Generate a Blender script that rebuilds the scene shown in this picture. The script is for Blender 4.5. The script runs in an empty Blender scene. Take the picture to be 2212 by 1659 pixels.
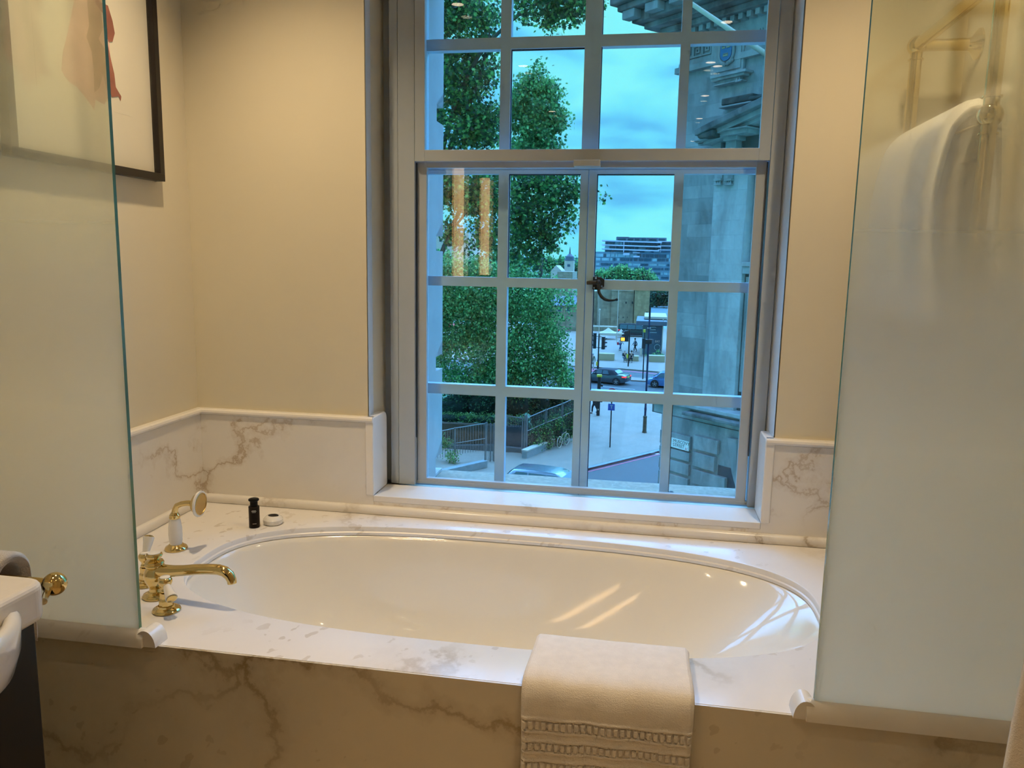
import bpy, math, random
import numpy as np
from mathutils import Vector, Matrix
random.seed(7)
RNG = np.random.default_rng(7)
PI = math.pi
SC = bpy.context.scene
COL = SC.collection
V3 = Vector

# ---------------------------------------------------------------- camera data
YAW, PITCH, ROLL, FPX = -0.1686, 0.1548, 0.0184, 1692.78
CAM = V3((0, -2.6058, 1.46))
_f = V3((math.sin(YAW)*math.cos(PITCH), math.cos(YAW)*math.cos(PITCH), -math.sin(PITCH)))
_r = V3((math.cos(YAW), -math.sin(YAW), 0))
_u = _r.cross(_f)
_c, _s = math.cos(ROLL), math.sin(ROLL)
_r, _u = _c*_r + _s*_u, -_s*_r + _c*_u
GZ = -9.5                                            # street level

def ray(px, py):
    return _f + _r*((px-1106)/FPX) - _u*((py-829.5)/FPX)
def at(px, py, Y):
    d = ray(px, py)
    return CAM + d*((Y-CAM.y)/d.y)
def ground(px, py, z=GZ):
    d = ray(px, py)
    return CAM + d*((z-CAM.z)/d.z)

# ---------------------------------------------------------------- object tools
def tag(o, label=None, cat=None, group=None, kind=None):
    if label: o['label'] = label
    if cat: o['category'] = cat
    if group: o['group'] = group
    if kind: o['kind'] = kind
    return o
def empty(name, loc=(0, 0, 0), rz=0):
    o = bpy.data.objects.new(name, None); COL.objects.link(o)
    o.location = loc; o.rotation_euler = (0, 0, rz); o.empty_display_size = .05
    return o
def thing(name, label, cat, loc=(0, 0, 0), rz=0, group=None):
    return tag(empty(name, loc, rz), label, cat, group)
def copy_tree(o, parent=None):
    c = o.copy(); COL.objects.link(c)
    if parent is not None:
        c.parent = parent
    for ch in list(o.children): copy_tree(ch, c)
    return c

class MB:
    """collects geometry in world (or local) coordinates, builds ONE mesh object"""
    def __init__(s): s.v = []; s.f = []; s.m = []; s.mi = 0; s.T = None
    def add(s, vs, fs):
        n = len(s.v)
        if s.T is not None: vs = [s.T @ V3(p) for p in vs]
        s.v.extend([tuple(p) for p in vs])
        s.f.extend([tuple(i+n for i in f) for f in fs])
        s.m.extend([s.mi]*len(fs))
        return s
    def box(s, x0, x1, y0, y1, z0, z1):
        p = [(x, y, z) for z in (z0, z1) for y in (y0, y1) for x in (x0, x1)]
        return s.add(p, [(0,2,3,1),(4,5,7,6),(0,1,5,4),(2,6,7,3),(0,4,6,2),(1,3,7,5)])
    def hexa(s, p8):
        return s.add(p8, [(0,2,3,1),(4,5,7,6),(0,1,5,4),(2,6,7,3),(0,4,6,2),(1,3,7,5)])
    def prism(s, poly, vec):
        """poly: list of 3d points, extruded along vec"""
        n = len(poly); vec = V3(vec)
        a = [V3(p) for p in poly]; b = [p+vec for p in a]
        fs = [tuple(range(n)), tuple(reversed(range(n, 2*n)))]
        fs += [(i, i+n, (i+1) % n+n, (i+1) % n) for i in range(n)]
        return s.add(a+b, fs)
    def lathe(s, prof, n=32, o=(0, 0, 0), axis=(0, 0, 1), caps=True):
        q = V3((0, 0, 1)).rotation_difference(V3(axis).normalized())
        vs = []; fs = []; o = V3(o)
        for (r, z) in prof:
            for k in range(n):
                a = 2*PI*k/n
                vs.append(o + q @ V3((r*math.cos(a), r*math.sin(a), z)))
        for j in range(len(prof)-1):
            for k in range(n):
                k2 = (k+1) % n
                fs.append((j*n+k, j*n+k2, (j+1)*n+k2, (j+1)*n+k))
        if caps: fs.append(tuple(reversed(range(n)))); fs.append(tuple(range((len(prof)-1)*n, len(prof)*n)))
        return s.add(vs, fs)
    def cyl(s, p0, p1, r0, r1=None, n=16):
        p0 = V3(p0); d = V3(p1)-p0
        return s.lathe([(r0, 0), (r0 if r1 is None else r1, d.length)], n, p0, d)
    def tube(s, pts, rad, n=12, closed=False):
        pts = [V3(p) for p in pts]; m = len(pts)
        if not hasattr(rad, '__len__'): rad = [rad]*m
        tang = []
        for i in range(m):
            a = pts[(i-1) % m] if (closed or i > 0) else pts[i]
            b = pts[(i+1) % m] if (closed or i < m-1) else pts[i]
            tang.append((b-a).normalized())
        up = V3((0, 0, 1)) if abs(tang[0].z) < .9 else V3((1, 0, 0))
        nrm = (up - tang[0]*up.dot(tang[0])).normalized()
        vs = []; fs = []
        for i in range(m):
            if i: 
                q = tang[i-1].rotation_difference(tang[i]); nrm = (q @ nrm).normalized()
            bn = tang[i].cross(nrm)
            for k in range(n):
                a = 2*PI*k/n
                vs.append(pts[i] + (nrm*math.cos(a)+bn*math.sin(a))*rad[i])
        for i in range(m if closed else m-1):
            i2 = (i+1) % m
            for k in range(n):
                k2 = (k+1) % n
                fs.append((i*n+k, i*n+k2, i2*n+k2, i2*n+k))
        if not closed:
            fs.append(tuple(reversed(range(n)))); fs.append(tuple(range((m-1)*n, m*n)))
        return s.add(vs, fs)
    def ball(s, c, r, n=20, m=12, sc=(1, 1, 1)):
        c = V3(c); vs = [c+V3((0, 0, -r*sc[2]))]
        for j in range(1, m):
            t = PI*j/m
            for k in range(n):
                a = 2*PI*k/n
                vs.append(c+V3((r*sc[0]*math.sin(t)*math.cos(a), r*sc[1]*math.sin(t)*math.sin(a), -r*sc[2]*math.cos(t))))
        vs.append(c+V3((0, 0, r*sc[2]))); fs = []
        for k in range(n):
            k2 = (k+1) % n
            fs.append((0, 1+k2, 1+k)); fs.append((len(vs)-1, 1+(m-2)*n+k, 1+(m-2)*n+k2))
            for j in range(m-2):
                fs.append((1+j*n+k, 1+j*n+k2, 1+(j+1)*n+k2, 1+(j+1)*n+k))
        return s.add(vs, fs)
    def grid(s, fn, nu, nv, flip=False):
        vs = [fn(i/nu, j/nv) for j in range(nv+1) for i in range(nu+1)]
        fs = []
        for j in range(nv):
            for i in range(nu):
                a = j*(nu+1)+i
                q = (a, a+1, a+nu+2, a+nu+1)
                fs.append(q[::-1] if flip else q)
        return s.add(vs, fs)
    def build(s, name, mat, parent=None, origin=None, smooth=False, bevel=0, seg=2, kind=None, label=None, local=False):
        if origin is None:
            origin = V3((0, 0, 0))
            if parent is not None and not local:
                p = parent
                while p is not None: origin = origin + p.location; p = p.parent
        origin = V3(origin)
        me = bpy.data.meshes.new(name)
        vs = s.v if local else [(p[0]-origin.x, p[1]-origin.y, p[2]-origin.z) for p in s.v]
        me.from_pydata(vs, [], s.f)
        for m in (mat if isinstance(mat, (list, tuple)) else [mat]): me.materials.append(m)
        if max(s.m, default=0): me.polygons.foreach_set('material_index', s.m)
        if smooth:
            me.polygons.foreach_set('use_smooth', [True]*len(me.polygons))
            if smooth is not True: me.set_sharp_from_angle(angle=math.radians(smooth))
        me.update()
        o = bpy.data.objects.new(name, me); COL.objects.link(o)
        if parent is None: o.location = (0, 0, 0) if local else origin
        else: o.parent = parent
        if bevel:
            b = o.modifiers.new('Bevel', 'BEVEL'); b.width = bevel; b.segments = seg
            b.limit_method = 'ANGLE'; b.angle_limit = math.radians(40)
        if kind: o['kind'] = kind
        if label: o['label'] = label
        return o
def bx(name, mat, b, parent=None, **k):
    """a box: origin at its base centre when it has no parent"""
    if parent is None and 'origin' not in k: k['origin'] = ((b[0]+b[1])/2, (b[2]+b[3])/2, b[4])
    return MB().box(*b).build(name, mat, parent, **k)
def text(s, name, mat, size, parent, M, depth=.0004, align='LEFT', xs=1.0):
    cu = bpy.data.curves.new(name, 'FONT'); cu.body = s; cu.size = size; cu.extrude = depth
    cu.align_x = align; cu.materials.append(mat); cu.space_line = .85
    tmp = bpy.data.objects.new(name, cu); COL.objects.link(tmp)
    bpy.context.view_layer.update()
    me = bpy.data.meshes.new_from_object(tmp.evaluated_get(bpy.context.evaluated_depsgraph_get()))
    bpy.data.objects.remove(tmp); bpy.data.curves.remove(cu)
    o = bpy.data.objects.new(name, me); COL.objects.link(o)
    if parent: o.parent = parent
    o.matrix_local = M @ Matrix.Diagonal((xs, 1, 1, 1))
    return o

# ---------------------------------------------------------------- materials
def nt(name):
    m = bpy.data.materials.new(name); m.use_nodes = True
    t = m.node_tree; b = t.nodes['Principled BSDF']
    return m, t, b
def N(t, typ, **k):
    n = t.nodes.new(typ)
    for a, v in k.items(): setattr(n, a, v)
    return n
def ramp(t, fac, stops, interp='LINEAR'):
    r = N(t, 'ShaderNodeValToRGB'); r.color_ramp.interpolation = interp
    e = r.color_ramp.elements
    while len(e) < len(stops): e.new(.5)
    for i, (p, c) in enumerate(stops):
        e[i].position = p; e[i].color = (c[0], c[1], c[2], 1) if hasattr(c, '__len__') else (c, c, c, 1)
    t.links.new(fac, r.inputs[0]); return r.outputs[0]
def noise(t, scale, detail=4, rough=.55, dist=0, vec=None, sc=None):
    n = N(t, 'ShaderNodeTexNoise'); n.inputs['Scale'].default_value = scale
    n.inputs['Detail'].default_value = detail; n.inputs['Roughness'].default_value = rough
    n.inputs['Distortion'].default_value = dist
    tc = N(t, 'ShaderNodeTexCoord'); src = vec or tc.outputs['Object']
    if sc:
        mp = N(t, 'ShaderNodeMapping'); mp.inputs['Scale'].default_value = sc
        t.links.new(src, mp.inputs[0]); src = mp.outputs[0]
    t.links.new(src, n.inputs['Vector']); return n.outputs['Fac']
def mixc(t, fac, a, b, mode='MIX'):
    m = N(t, 'ShaderNodeMix', data_type='RGBA', blend_type=mode)
    for i, x in ((0, fac), (6, a), (7, b)):
        if isinstance(x, (int, float)): m.inputs[i].default_value = x
        elif hasattr(x, '__len__'): m.inputs[i].default_value = (*x[:3], 1)
        else: t.links.new(x, m.inputs[i])
    return m.outputs[2]
def math_(t, op, a, b=None):
    m = N(t, 'ShaderNodeMath', operation=op)
    for i, x in ((0, a), (1, b)):
        if x is None: continue
        if isinstance(x, (int, float)): m.inputs[i].default_value = x
        else: t.links.new(x, m.inputs[i])
    return m.outputs[0]
def bump(t, b, h, strength, dist=.01):
    n = N(t, 'ShaderNodeBump'); n.inputs['Strength'].default_value = strength
    n.inputs['Distance'].default_value = dist
    t.links.new(h, n.inputs['Height']); t.links.new(n.outputs[0], b.inputs['Normal'])
def mat(name, col, rough=.5, metal=0, var=.06, vs=6, bmp=0, bs=80, coat=0, emit=None, es=1):
    m, t, b = nt(name)
    n = noise(t, vs, 5)
    c0 = [max(0, c*(1-var)) for c in col[:3]]; c1 = [min(1, c*(1+var)) for c in col[:3]]
    t.links.new(ramp(t, n, [(.3, c0), (.7, c1)]), b.inputs['Base Color'])
    b.inputs['Roughness'].default_value = rough; b.inputs['Metallic'].default_value = metal
    if coat: b.inputs['Coat Weight'].default_value = coat; b.inputs['Coat Roughness'].default_value = .03
    if bmp: bump(t, b, noise(t, bs, 3), bmp, .002)
    if emit:
        b.inputs['Emission Color'].default_value = (*emit, 1); b.inputs['Emission Strength'].default_value = es
    return m

def marble(name, base=(.86, .815, .74), vein=(.42, .33, .22), rough=.22, seed=0, vscale=1.5, amount=.5, spots=.5, sc=None, sth=.665):
    m, t, b = nt(name)
    tc = N(t, 'ShaderNodeTexCoord')
    mp = N(t, 'ShaderNodeMapping'); mp.inputs['Location'].default_value = (seed*3.1, seed*1.7, seed*2.3)
    mp.inputs['Rotation'].default_value = (.5, .7, .4+seed)
    if sc: mp.inputs['Scale'].default_value = sc
    t.links.new(tc.outputs['Object'], mp.inputs[0]); v = mp.outputs[0]
    wob = N(t, 'ShaderNodeTexNoise'); wob.inputs['Scale'].default_value = vscale*2.2; wob.inputs['Detail'].default_value = 8
    wob.inputs['Roughness'].default_value = .62
    t.links.new(v, wob.inputs['Vector'])
    va = N(t, 'ShaderNodeVectorMath', operation='MULTIPLY_ADD')
    t.links.new(wob.outputs['Color'], va.inputs[0]); va.inputs[1].default_value = (.55, .55, .55); t.links.new(v, va.inputs[2])
    vo = N(t, 'ShaderNodeTexVoronoi', feature='DISTANCE_TO_EDGE'); vo.inputs['Scale'].default_value = vscale
    t.links.new(va.outputs[0], vo.inputs['Vector'])
    line = ramp(t, vo.outputs['Distance'], [(0, 1), (.007, .85), (.02, .30), (.07, 0)])
    mask = ramp(t, noise(t, vscale*1.3, 3, vec=v), [(.5-.12*amount, 0), (.62, 1)])
    veins = math_(t, 'MULTIPLY', line, mask)
    sp = N(t, 'ShaderNodeTexNoise'); sp.inputs['Scale'].default_value = 22; sp.inputs['Detail'].default_value = 2.5
    mp2 = N(t, 'ShaderNodeMapping'); mp2.inputs['Scale'].default_value = (1, .45, 1.6); t.links.new(v, mp2.inputs[0])
    t.links.new(mp2.outputs[0], sp.inputs['Vector'])
    spt = ramp(t, sp.outputs['Fac'], [(sth, 0), (sth+.03, 1)])
    spm = ramp(t, noise(t, 2.0, 2, vec=v), [(.45, 0), (.6, spots)])
    spots_ = math_(t, 'MULTIPLY', spt, spm)
    cloud = ramp(t, noise(t, 2.4, 6, .6, .5, vec=v), [(.3, [c*.93 for c in base]), (.7, base)])
    c = mixc(t, math_(t, 'MULTIPLY', veins, .85), cloud, vein)
    c = mixc(t, math_(t, 'MULTIPLY', spots_, .36), c, vein)
    t.links.new(c, b.inputs['Base Color']); b.inputs['Roughness'].default_value = rough
    b.inputs['Specular IOR Level'].default_value = .45
    return m

def stone(name, c0=(.36, .42, .44), c1=(.52, .58, .60), bw=1.1, bh=.45, mortar=.6, stain=.5, rot=0):
    """ashlar masonry: blocks of slightly different tone, thin joints, streaky dirt"""
    m, t, b = nt(name)
    tc = N(t, 'ShaderNodeTexCoord')
    sep = N(t, 'ShaderNodeSeparateXYZ'); t.links.new(tc.outputs['Object'], sep.inputs[0])
    ca, sa = math.cos(rot), math.sin(rot)
    u = math_(t, 'ADD', math_(t, 'MULTIPLY', sep.outputs[0], ca), math_(t, 'MULTIPLY', sep.outputs[1], sa))
    cb = N(t, 'ShaderNodeCombineXYZ'); t.links.new(u, cb.inputs[0]); t.links.new(sep.outputs[2], cb.inputs[1])
    br = N(t, 'ShaderNodeTexBrick'); br.inputs['Scale'].default_value = 1
    br.inputs['Brick Width'].default_value = bw; br.inputs['Row Height'].default_value = bh
    br.inputs['Mortar Size'].default_value = .006; br.inputs['Color1'].default_value = (*c0, 1)
    br.inputs['Color2'].default_value = (*c1, 1); br.inputs['Mortar'].default_value = (*[x*mortar for x in c0], 1)
    t.links.new(cb.outputs[0], br.inputs['Vector'])
    st = ramp(t, noise(t, 1.1, 7, .65, .3, sc=(1, 1, .35)), [(.38, 1-stain), (.62, 1)])
    fine = ramp(t, noise(t, 9, 5, .7), [(.2, .86), (.8, 1.08)])
    c = mixc(t, 1, br.outputs['Color'], st, 'MULTIPLY'); c = mixc(t, 1, c, fine, 'MULTIPLY')
    t.links.new(c, b.inputs['Base Color']); b.inputs['Roughness'].default_value = .85
    return m

def leafmat(name, stops, trans=.35):
    m, t, b = nt(name)
    g = N(t, 'ShaderNodeNewGeometry')
    c = ramp(t, g.outputs['Random Per Island'], stops)
    n = ramp(t, noise(t, .7, 3), [(.3, .65), (.7, 1.25)])
    c = mixc(t, 1, c, n, 'MULTIPLY')
    t.links.new(c, b.inputs['Base Color']); b.inputs['Roughness'].default_value = .55
    tr = N(t, 'ShaderNodeBsdfTranslucent'); t.links.new(c, tr.inputs[0])
    mx = N(t, 'ShaderNodeMixShader'); mx.inputs[0].default_value = trans
    t.links.new(b.outputs[0], mx.inputs[1]); t.links.new(tr.outputs[0], mx.inputs[2])
    t.links.new(mx.outputs[0], t.nodes['Material Output'].inputs[0])
    return m

def pane_mat(name, tint=(.9, .97, .97), refl=1.0, rough=0):
    """thin clear pane: see-through tint plus mirror reflection by angle"""
    m, t, b = nt(name); t.nodes.remove(b)
    tr = N(t, 'ShaderNodeBsdfTransparent'); tr.inputs[0].default_value = (*tint, 1)
    gl = N(t, 'ShaderNodeBsdfGlossy'); gl.inputs['Roughness'].default_value = rough
    fr = N(t, 'ShaderNodeFresnel'); fr.inputs[0].default_value = 1.5
    g = N(t, 'ShaderNodeNewGeometry')
    mx = N(t, 'ShaderNodeMixShader')
    # fresnel only on the front side; the back side of the same slab reflects nothing more
    f2 = math_(t, 'MULTIPLY', fr.outputs[0], refl)
    f3 = math_(t, 'MULTIPLY', f2, math_(t, 'SUBTRACT', 1, g.outputs['Backfacing']))
    t.links.new(f3, mx.inputs[0]); t.links.new(tr.outputs[0], mx.inputs[1]); t.links.new(gl.outputs[0], mx.inputs[2])
    t.links.new(mx.outputs[0], t.nodes['Material Output'].inputs[0])
    return m

def frost_mat(name, z_clear, z_frost):
    """screen glass: clear at the top, fading into satin-etched glass lower down"""
    m, t, b = nt(name); t.nodes.remove(b)
    g = N(t, 'ShaderNodeNewGeometry'); sep = N(t, 'ShaderNodeSeparateXYZ'); t.links.new(g.outputs['Position'], sep.inputs[0])
    mr = N(t, 'ShaderNodeMapRange'); t.links.new(sep.outputs[2], mr.inputs[0])
    mr.inputs[1].default_value = z_clear; mr.inputs[2].default_value = z_frost
    mr.inputs[3].default_value = 0; mr.inputs[4].default_value = 1
    fz = mr.outputs[0]
    rf = N(t, 'ShaderNodeBsdfRefraction'); rf.inputs['IOR'].default_value = 1.45
    rf.inputs[0].default_value = (.97, .99, .94, 1)
    rf.inputs['Roughness'].default_value = .20
    tl = N(t, 'ShaderNodeBsdfTranslucent'); tl.inputs[0].default_value = (1, .98, .86, 1)
    di = N(t, 'ShaderNodeBsdfDiffuse'); di.inputs[0].default_value = (.93, .90, .74, 1)
    mil = N(t, 'ShaderNodeMixShader'); mil.inputs[0].default_value = .35
    t.links.new(tl.outputs[0], mil.inputs[1]); t.links.new(di.outputs[0], mil.inputs[2])
    et = N(t, 'ShaderNodeMixShader'); t.links.new(math_(t, 'MULTIPLY', fz, .95), et.inputs[0])
    t.links.new(rf.outputs[0], et.inputs[1]); t.links.new(mil.outputs[0], et.inputs[2])
    tr = N(t, 'ShaderNodeBsdfTransparent'); tr.inputs[0].default_value = (.93, .965, .91, 1)
    mx = N(t, 'ShaderNodeMixShader')
    mr2 = N(t, 'ShaderNodeMapRange'); t.links.new(fz, mr2.inputs[0]); mr2.inputs[1].default_value = 0; mr2.inputs[2].default_value = .80; mr2.inputs[3].default_value = .38; mr2.interpolation_type = 'SMOOTHSTEP'
    t.links.new(mr2.outputs[0], mx.inputs[0]); t.links.new(tr.outputs[0], mx.inputs[1]); t.links.new(et.outputs[0], mx.inputs[2])
    gl = N(t, 'ShaderNodeBsdfGlossy'); gl.inputs['Roughness'].default_value = .02
    fr = N(t, 'ShaderNodeFresnel'); fr.inputs[0].default_value = 1.5
    f3 = math_(t, 'MULTIPLY', fr.outputs[0], math_(t, 'SUBTRACT', 1, g.outputs['Backfacing']))
    m2 = N(t, 'ShaderNodeMixShader'); t.links.new(f3, m2.inputs[0]); t.links.new(mx.outputs[0], m2.inputs[1]); t.links.new(gl.outputs[0], m2.inputs[2])
    t.links.new(m2.outputs[0], t.nodes['Material Output'].inputs[0])
    return m

M = {}
M['paint'] = mat('cream_wall_paint', (.76, .69, .52), .55, var=.02, vs=2, bmp=.04, bs=140)
M['ceil'] = mat('white_ceiling_paint', (.85, .82, .76), .7, var=.02)
M['reveal'] = mat('white_reveal_paint', (.74, .76, .76), .5, var=.02)
M['marble'] = marble('veined_marble', vein=(.50, .38, .25), seed=1, amount=1.0, vscale=2.0, spots=.8)
M['marble_deck'] = marble('flecked_deck_marble', base=(.88, .84, .80), seed=2, vscale=1.1, amount=.35, spots=1, sth=.625)
M['marble_apron'] = marble('cloudy_apron_marble', sth=.64, base=(.78, .71, .58), vein=(.34, .25, .13), seed=3, vscale=1.3, amount=1.1, spots=.7)
M['marble_plain'] = marble('pale_marble_trim', base=(.88, .84, .78), seed=5, vscale=1.4, amount=0, spots=.4)
M['floor'] = marble('floor_marble', base=(.55, .42, .26), seed=7, vscale=.9)
M['frame'] = mat('painted_aluminium', (.44, .49, .52), .38, var=.02)
M['steel'] = mat('painted_steel_casement', (.48, .66, .84), .45, var=.05, vs=14, bmp=.15, bs=60)
M['seal'] = mat('dark_gasket', (.03, .05, .08), .6)
M['iron'] = mat('black_iron', (.035, .035, .035), .45, .3)
M['bronze'] = mat('worn_bronze', (.09, .06, .035), .5, .4)
M['enamel'] = mat('glossy_cream_enamel', (.84, .79, .69), .07, var=.01, coat=.25)
M['brass'] = mat('polished_brass', (.72, .55, .24), .08, 1, var=.04, vs=3)
M['brassd'] = mat('satin_brass', (.62, .42, .16), .35, 1, var=.1, bmp=.3, bs=500)
M['porc'] = mat('white_porcelain', (.86, .82, .75), .12, var=.01, coat=.5)
M['blackg'] = mat('dark_brown_bottle', (.010, .005, .003), .30, var=.1)
for _k in ('blackg',): M[_k].node_tree.nodes['Principled BSDF'].inputs['Specular IOR Level'].default_value = .15
M['blackp'] = mat('black_plastic_cap', (.004, .004, .004), .35)
M['blackp'].node_tree.nodes['Principled BSDF'].inputs['Specular IOR Level'].default_value = .15
M['print'] = mat('pale_print', (.6, .55, .45), .5)
M['darkprint'] = mat('grey_logo_print', (.20, .17, .12), .5)
M['towel'] = mat('white_cotton_terry', (.86, .80, .73), .95, var=.04, vs=40, bmp=.9, bs=420)
M['blackwood'] = mat('black_lacquer_frame', (.012, .008, .007), .35)
M['vanityblack'] = mat('black_cabinet_lacquer', (.004, .004, .004), .5)
M['matboard'] = mat('cream_mat_board', (.82, .76, .60), .8, var=.01)
M['petal1'] = mat('blush_petal_print', (.78, .52, .40), .8, var=.18, vs=9)
M['petal2'] = mat('brown_shadow_print', (.46, .30, .20), .8, var=.25, vs=12)
M['petal3'] = mat('red_petal_print', (.34, .12, .08), .8, var=.25, vs=14)
M['pane'] = pane_mat('inner_window_glass', (.93, .98, .98), 1.15)
M['pane2'] = pane_mat('outer_window_glass', (.93, .985, .985), .5)
M['frost'] = frost_mat('graduated_satin_glass', 1.80, 1.12)
M['glassedge'] = mat('green_glass_edge', (.10, .20, .10), .15, var=.2, vs=3)
M['lamp'] = mat('downlight_lens', (1, .9, .7), .4, emit=(1, .80, .55), es=12)
M['tube'] = mat('wall_lamp_tube', (1, .9, .7), .4, emit=(1, .62, .28), es=6)
M['chrome'] = mat('chrome', (.8, .8, .8), .1, 1)

# exterior
M['pstone'] = stone('pale_portland_reveal', (.50, .48, .48), (.54, .52, .51), 9, 9, 1, .2)
M['ledge'] = mat('weathered_ledge_stone', (.33, .27, .20), .9, var=.25, vs=60, bmp=.5, bs=90)
M['pave'] = stone('paving_slabs', (.31, .25, .20), (.36, .29, .235), .9, .6, .8, .12)
M['asphalt'] = mat('asphalt', (.085, .095, .10), .85, var=.15, vs=8, bmp=.3, bs=30)
M['kerb'] = mat('kerb_granite', (.24, .27, .28), .8, var=.15, vs=4)
M['redline'] = mat('red_road_paint', (.52, .09, .16), .7, var=.1)
M['whiteline'] = mat('white_road_paint', (.5, .52, .54), .7, var=.08)
R45 = math.radians(135)
M['asb'] = stone('corner_building_ashlar', (.28, .29, .30), (.40, .405, .415), 1.15, .46, .86, .42, rot=R45)
M['asb2'] = stone('corner_building_pier_ashlar', (.42, .425, .44), (.48, .48, .50), 1.5, .50, .86, .38, rot=R45)
M['cornice'] = stone('sooty_cornice_stone', (.18, .185, .19), (.26, .265, .27), 2.4, 3, .8, .75, rot=R45)
M['plain'] = stone('plain_carved_stone', (.33, .335, .345), (.39, .395, .405), 5, 5, .9, .45, rot=R45)
M['sooty_shaded'] = mat('sooty_and_shaded_stone', (.055, .065, .062), .9, var=.6, vs=3)  # soot on the stained blocks; also paints the recess shade
M['shield'] = mat('blue_heraldic_shield', (.02, .14, .30), .5, var=.1)
M['gold'] = mat('faded_gilt', (.30, .28, .16), .6)
M['rag'] = stone('fortress_ragstone', (.38, .31, .215), (.50, .42, .29), .8, .32, .8, .35)
M['rag2'] = stone('sandy_ragstone', (.43, .32, .17), (.56, .42, .23), .6, .28, .7, .3)
M['slate'] = mat('slate_roof', (.10, .125, .165), .6, var=.15, vs=3)
M['white'] = mat('white_render', (.60, .50, .40), .8, var=.05)
M['winglass'] = mat('dark_window_glass', (.05, .10, .14), .12, var=.3, vs=.3)
M['winlight'] = mat('pale_window_glass', (.30, .44, .48), .15, var=.3, vs=.2)
M['aptgrey'] = mat('apartment_cladding', (.17, .27, .33), .6, var=.12, vs=.3)
M['slab'] = mat('white_balcony_slab', (.62, .60, .68), .6, var=.04)
M['black'] = mat('black_paint', (.012, .016, .02), .45)
M['navy'] = mat('dark_blue_paint', (.01, .02, .08), .45)
M['yellow'] = mat('yellow_plastic', (.72, .62, .06), .5)
M['amber'] = mat('amber_signal', (1, .35, .05), .4, emit=(1, .30, .02), es=2.5)
M['redlight'] = mat('red_tail_lamp', (.9, .05, .05), .3, emit=(1, .05, .04), es=.8)
M['signblue'] = mat('blue_sign_plate', (.02, .08, .40), .4)
M['signred'] = mat('red_sign_ring', (.65, .03, .05), .4)
M['signwhite'] = mat('white_sign_face', (.78, .80, .80), .4, var=.03)
M['ink'] = mat('black_lettering', (.02, .02, .025), .5)
M['canvas'] = mat('white_canvas', (.62, .53, .44), .8, var=.03)
M['redcanvas'] = mat('red_canvas', (.75, .05, .05), .8)
M['carnavy'] = mat('dark_slate_car_paint', (.075, .10, .125), .25, .5, coat=.5)
M['softtop'] = mat('dark_soft_top', (.022, .028, .04), .8)
M['carblue'] = mat('powder_blue_car_paint', (.10, .22, .48), .25, .3, coat=.5)
M['carsilver'] = mat('silver_blue_car_paint', (.22, .28, .34), .22, .5, coat=.5)
M['carblack'] = mat('black_car_paint', (.015, .025, .035), .25, .3, coat=.5)
M['carglass'] = mat('car_window_glass', (.06, .12, .16), .06, coat=.6)
M['tyre'] = mat('tyre_rubber', (.012, .013, .015), .8)
M['rim'] = mat('alloy_rim', (.42, .46, .50), .35, .7)
M['plate'] = mat('yellow_number_plate', (.75, .65, .10), .5)
M['skin'] = mat('skin', (.55, .34, .26), .6)
M['bark'] = mat('grey_bark', (.07, .075, .06), .9, var=.4, vs=3)
M['leafA'] = leafmat('plane_tree_leaf', [(0, (.010, .05, .030)), (.45, (.03, .14, .045)), (.78, (.09, .34, .08)), (1, (.26, .62, .16))])
M['leafB'] = leafmat('pale_plane_leaf', [(0, (.03, .13, .06)), (.5, (.09, .32, .10)), (1, (.26, .62, .20))])
M['leafC'] = leafmat('bright_maple_leaf', [(0, (.025, .14, .05)), (.45, (.085, .32, .10)), (1, (.36, .80, .28))])
M['leafD'] = leafmat('dark_shrub_leaf', [(0, (.010, .045, .03)), (.6, (.025, .10, .045)), (1, (.07, .20, .08))])
M['leafE'] = leafmat('light_hedge_leaf', [(0, (.05, .15, .05)), (.5, (.12, .28, .08)), (1, (.25, .45, .12))])
M['hedge_core'] = mat('dark_hedge_core', (.01, .025, .018), .95)
M['brownwall'] = mat('brown_retaining_wall', (.075, .05, .03), .85, var=.35, vs=2)
M['railing'] = mat('grey_painted_railing', (.16, .15, .15), .6, var=.2)
M['raillight'] = mat('worn_galvanised_rail', (.26, .28, .29), .5, .3, var=.2)
M['dark_fill'] = mat('dark_glass_and_shade', (.03, .05, .06), .15)  # dark glass; also paints the shade of the garden doorway
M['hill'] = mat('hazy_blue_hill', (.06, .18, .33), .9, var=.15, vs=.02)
M['river'] = mat('pale_river_water', (.25, .35, .39), .25)
M['grass'] = mat('green_bank', (.07, .17, .09), .9, var=.4, vs=.2)
M['planter'] = mat('pale_stone_planter', (.46, .38, .24), .8, var=.08)
M['green'] = mat('bright_green_paint', (.10, .55, .25), .5)
M['khaki'] = mat('khaki_cloth', (.20, .22, .16), .9, var=.1)
M['darkcloth'] = mat('dark_navy_cloth', (.02, .025, .04), .9)
M['greycloth'] = mat('blue_grey_cloth', (.10, .14, .19), .9)
M['palecloth'] = mat('pale_trouser_cloth', (.50, .52, .52), .9)
M['jeans'] = mat('blue_jeans', (.03, .10, .25), .9)
M['redcloth'] = mat('red_cloth', (.6, .04, .08), .9)
M['hairgrey'] = mat('grey_hair', (.45, .45, .45), .9)
M['hairdark'] = mat('dark_hair', (.02, .018, .015), .9)
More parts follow.
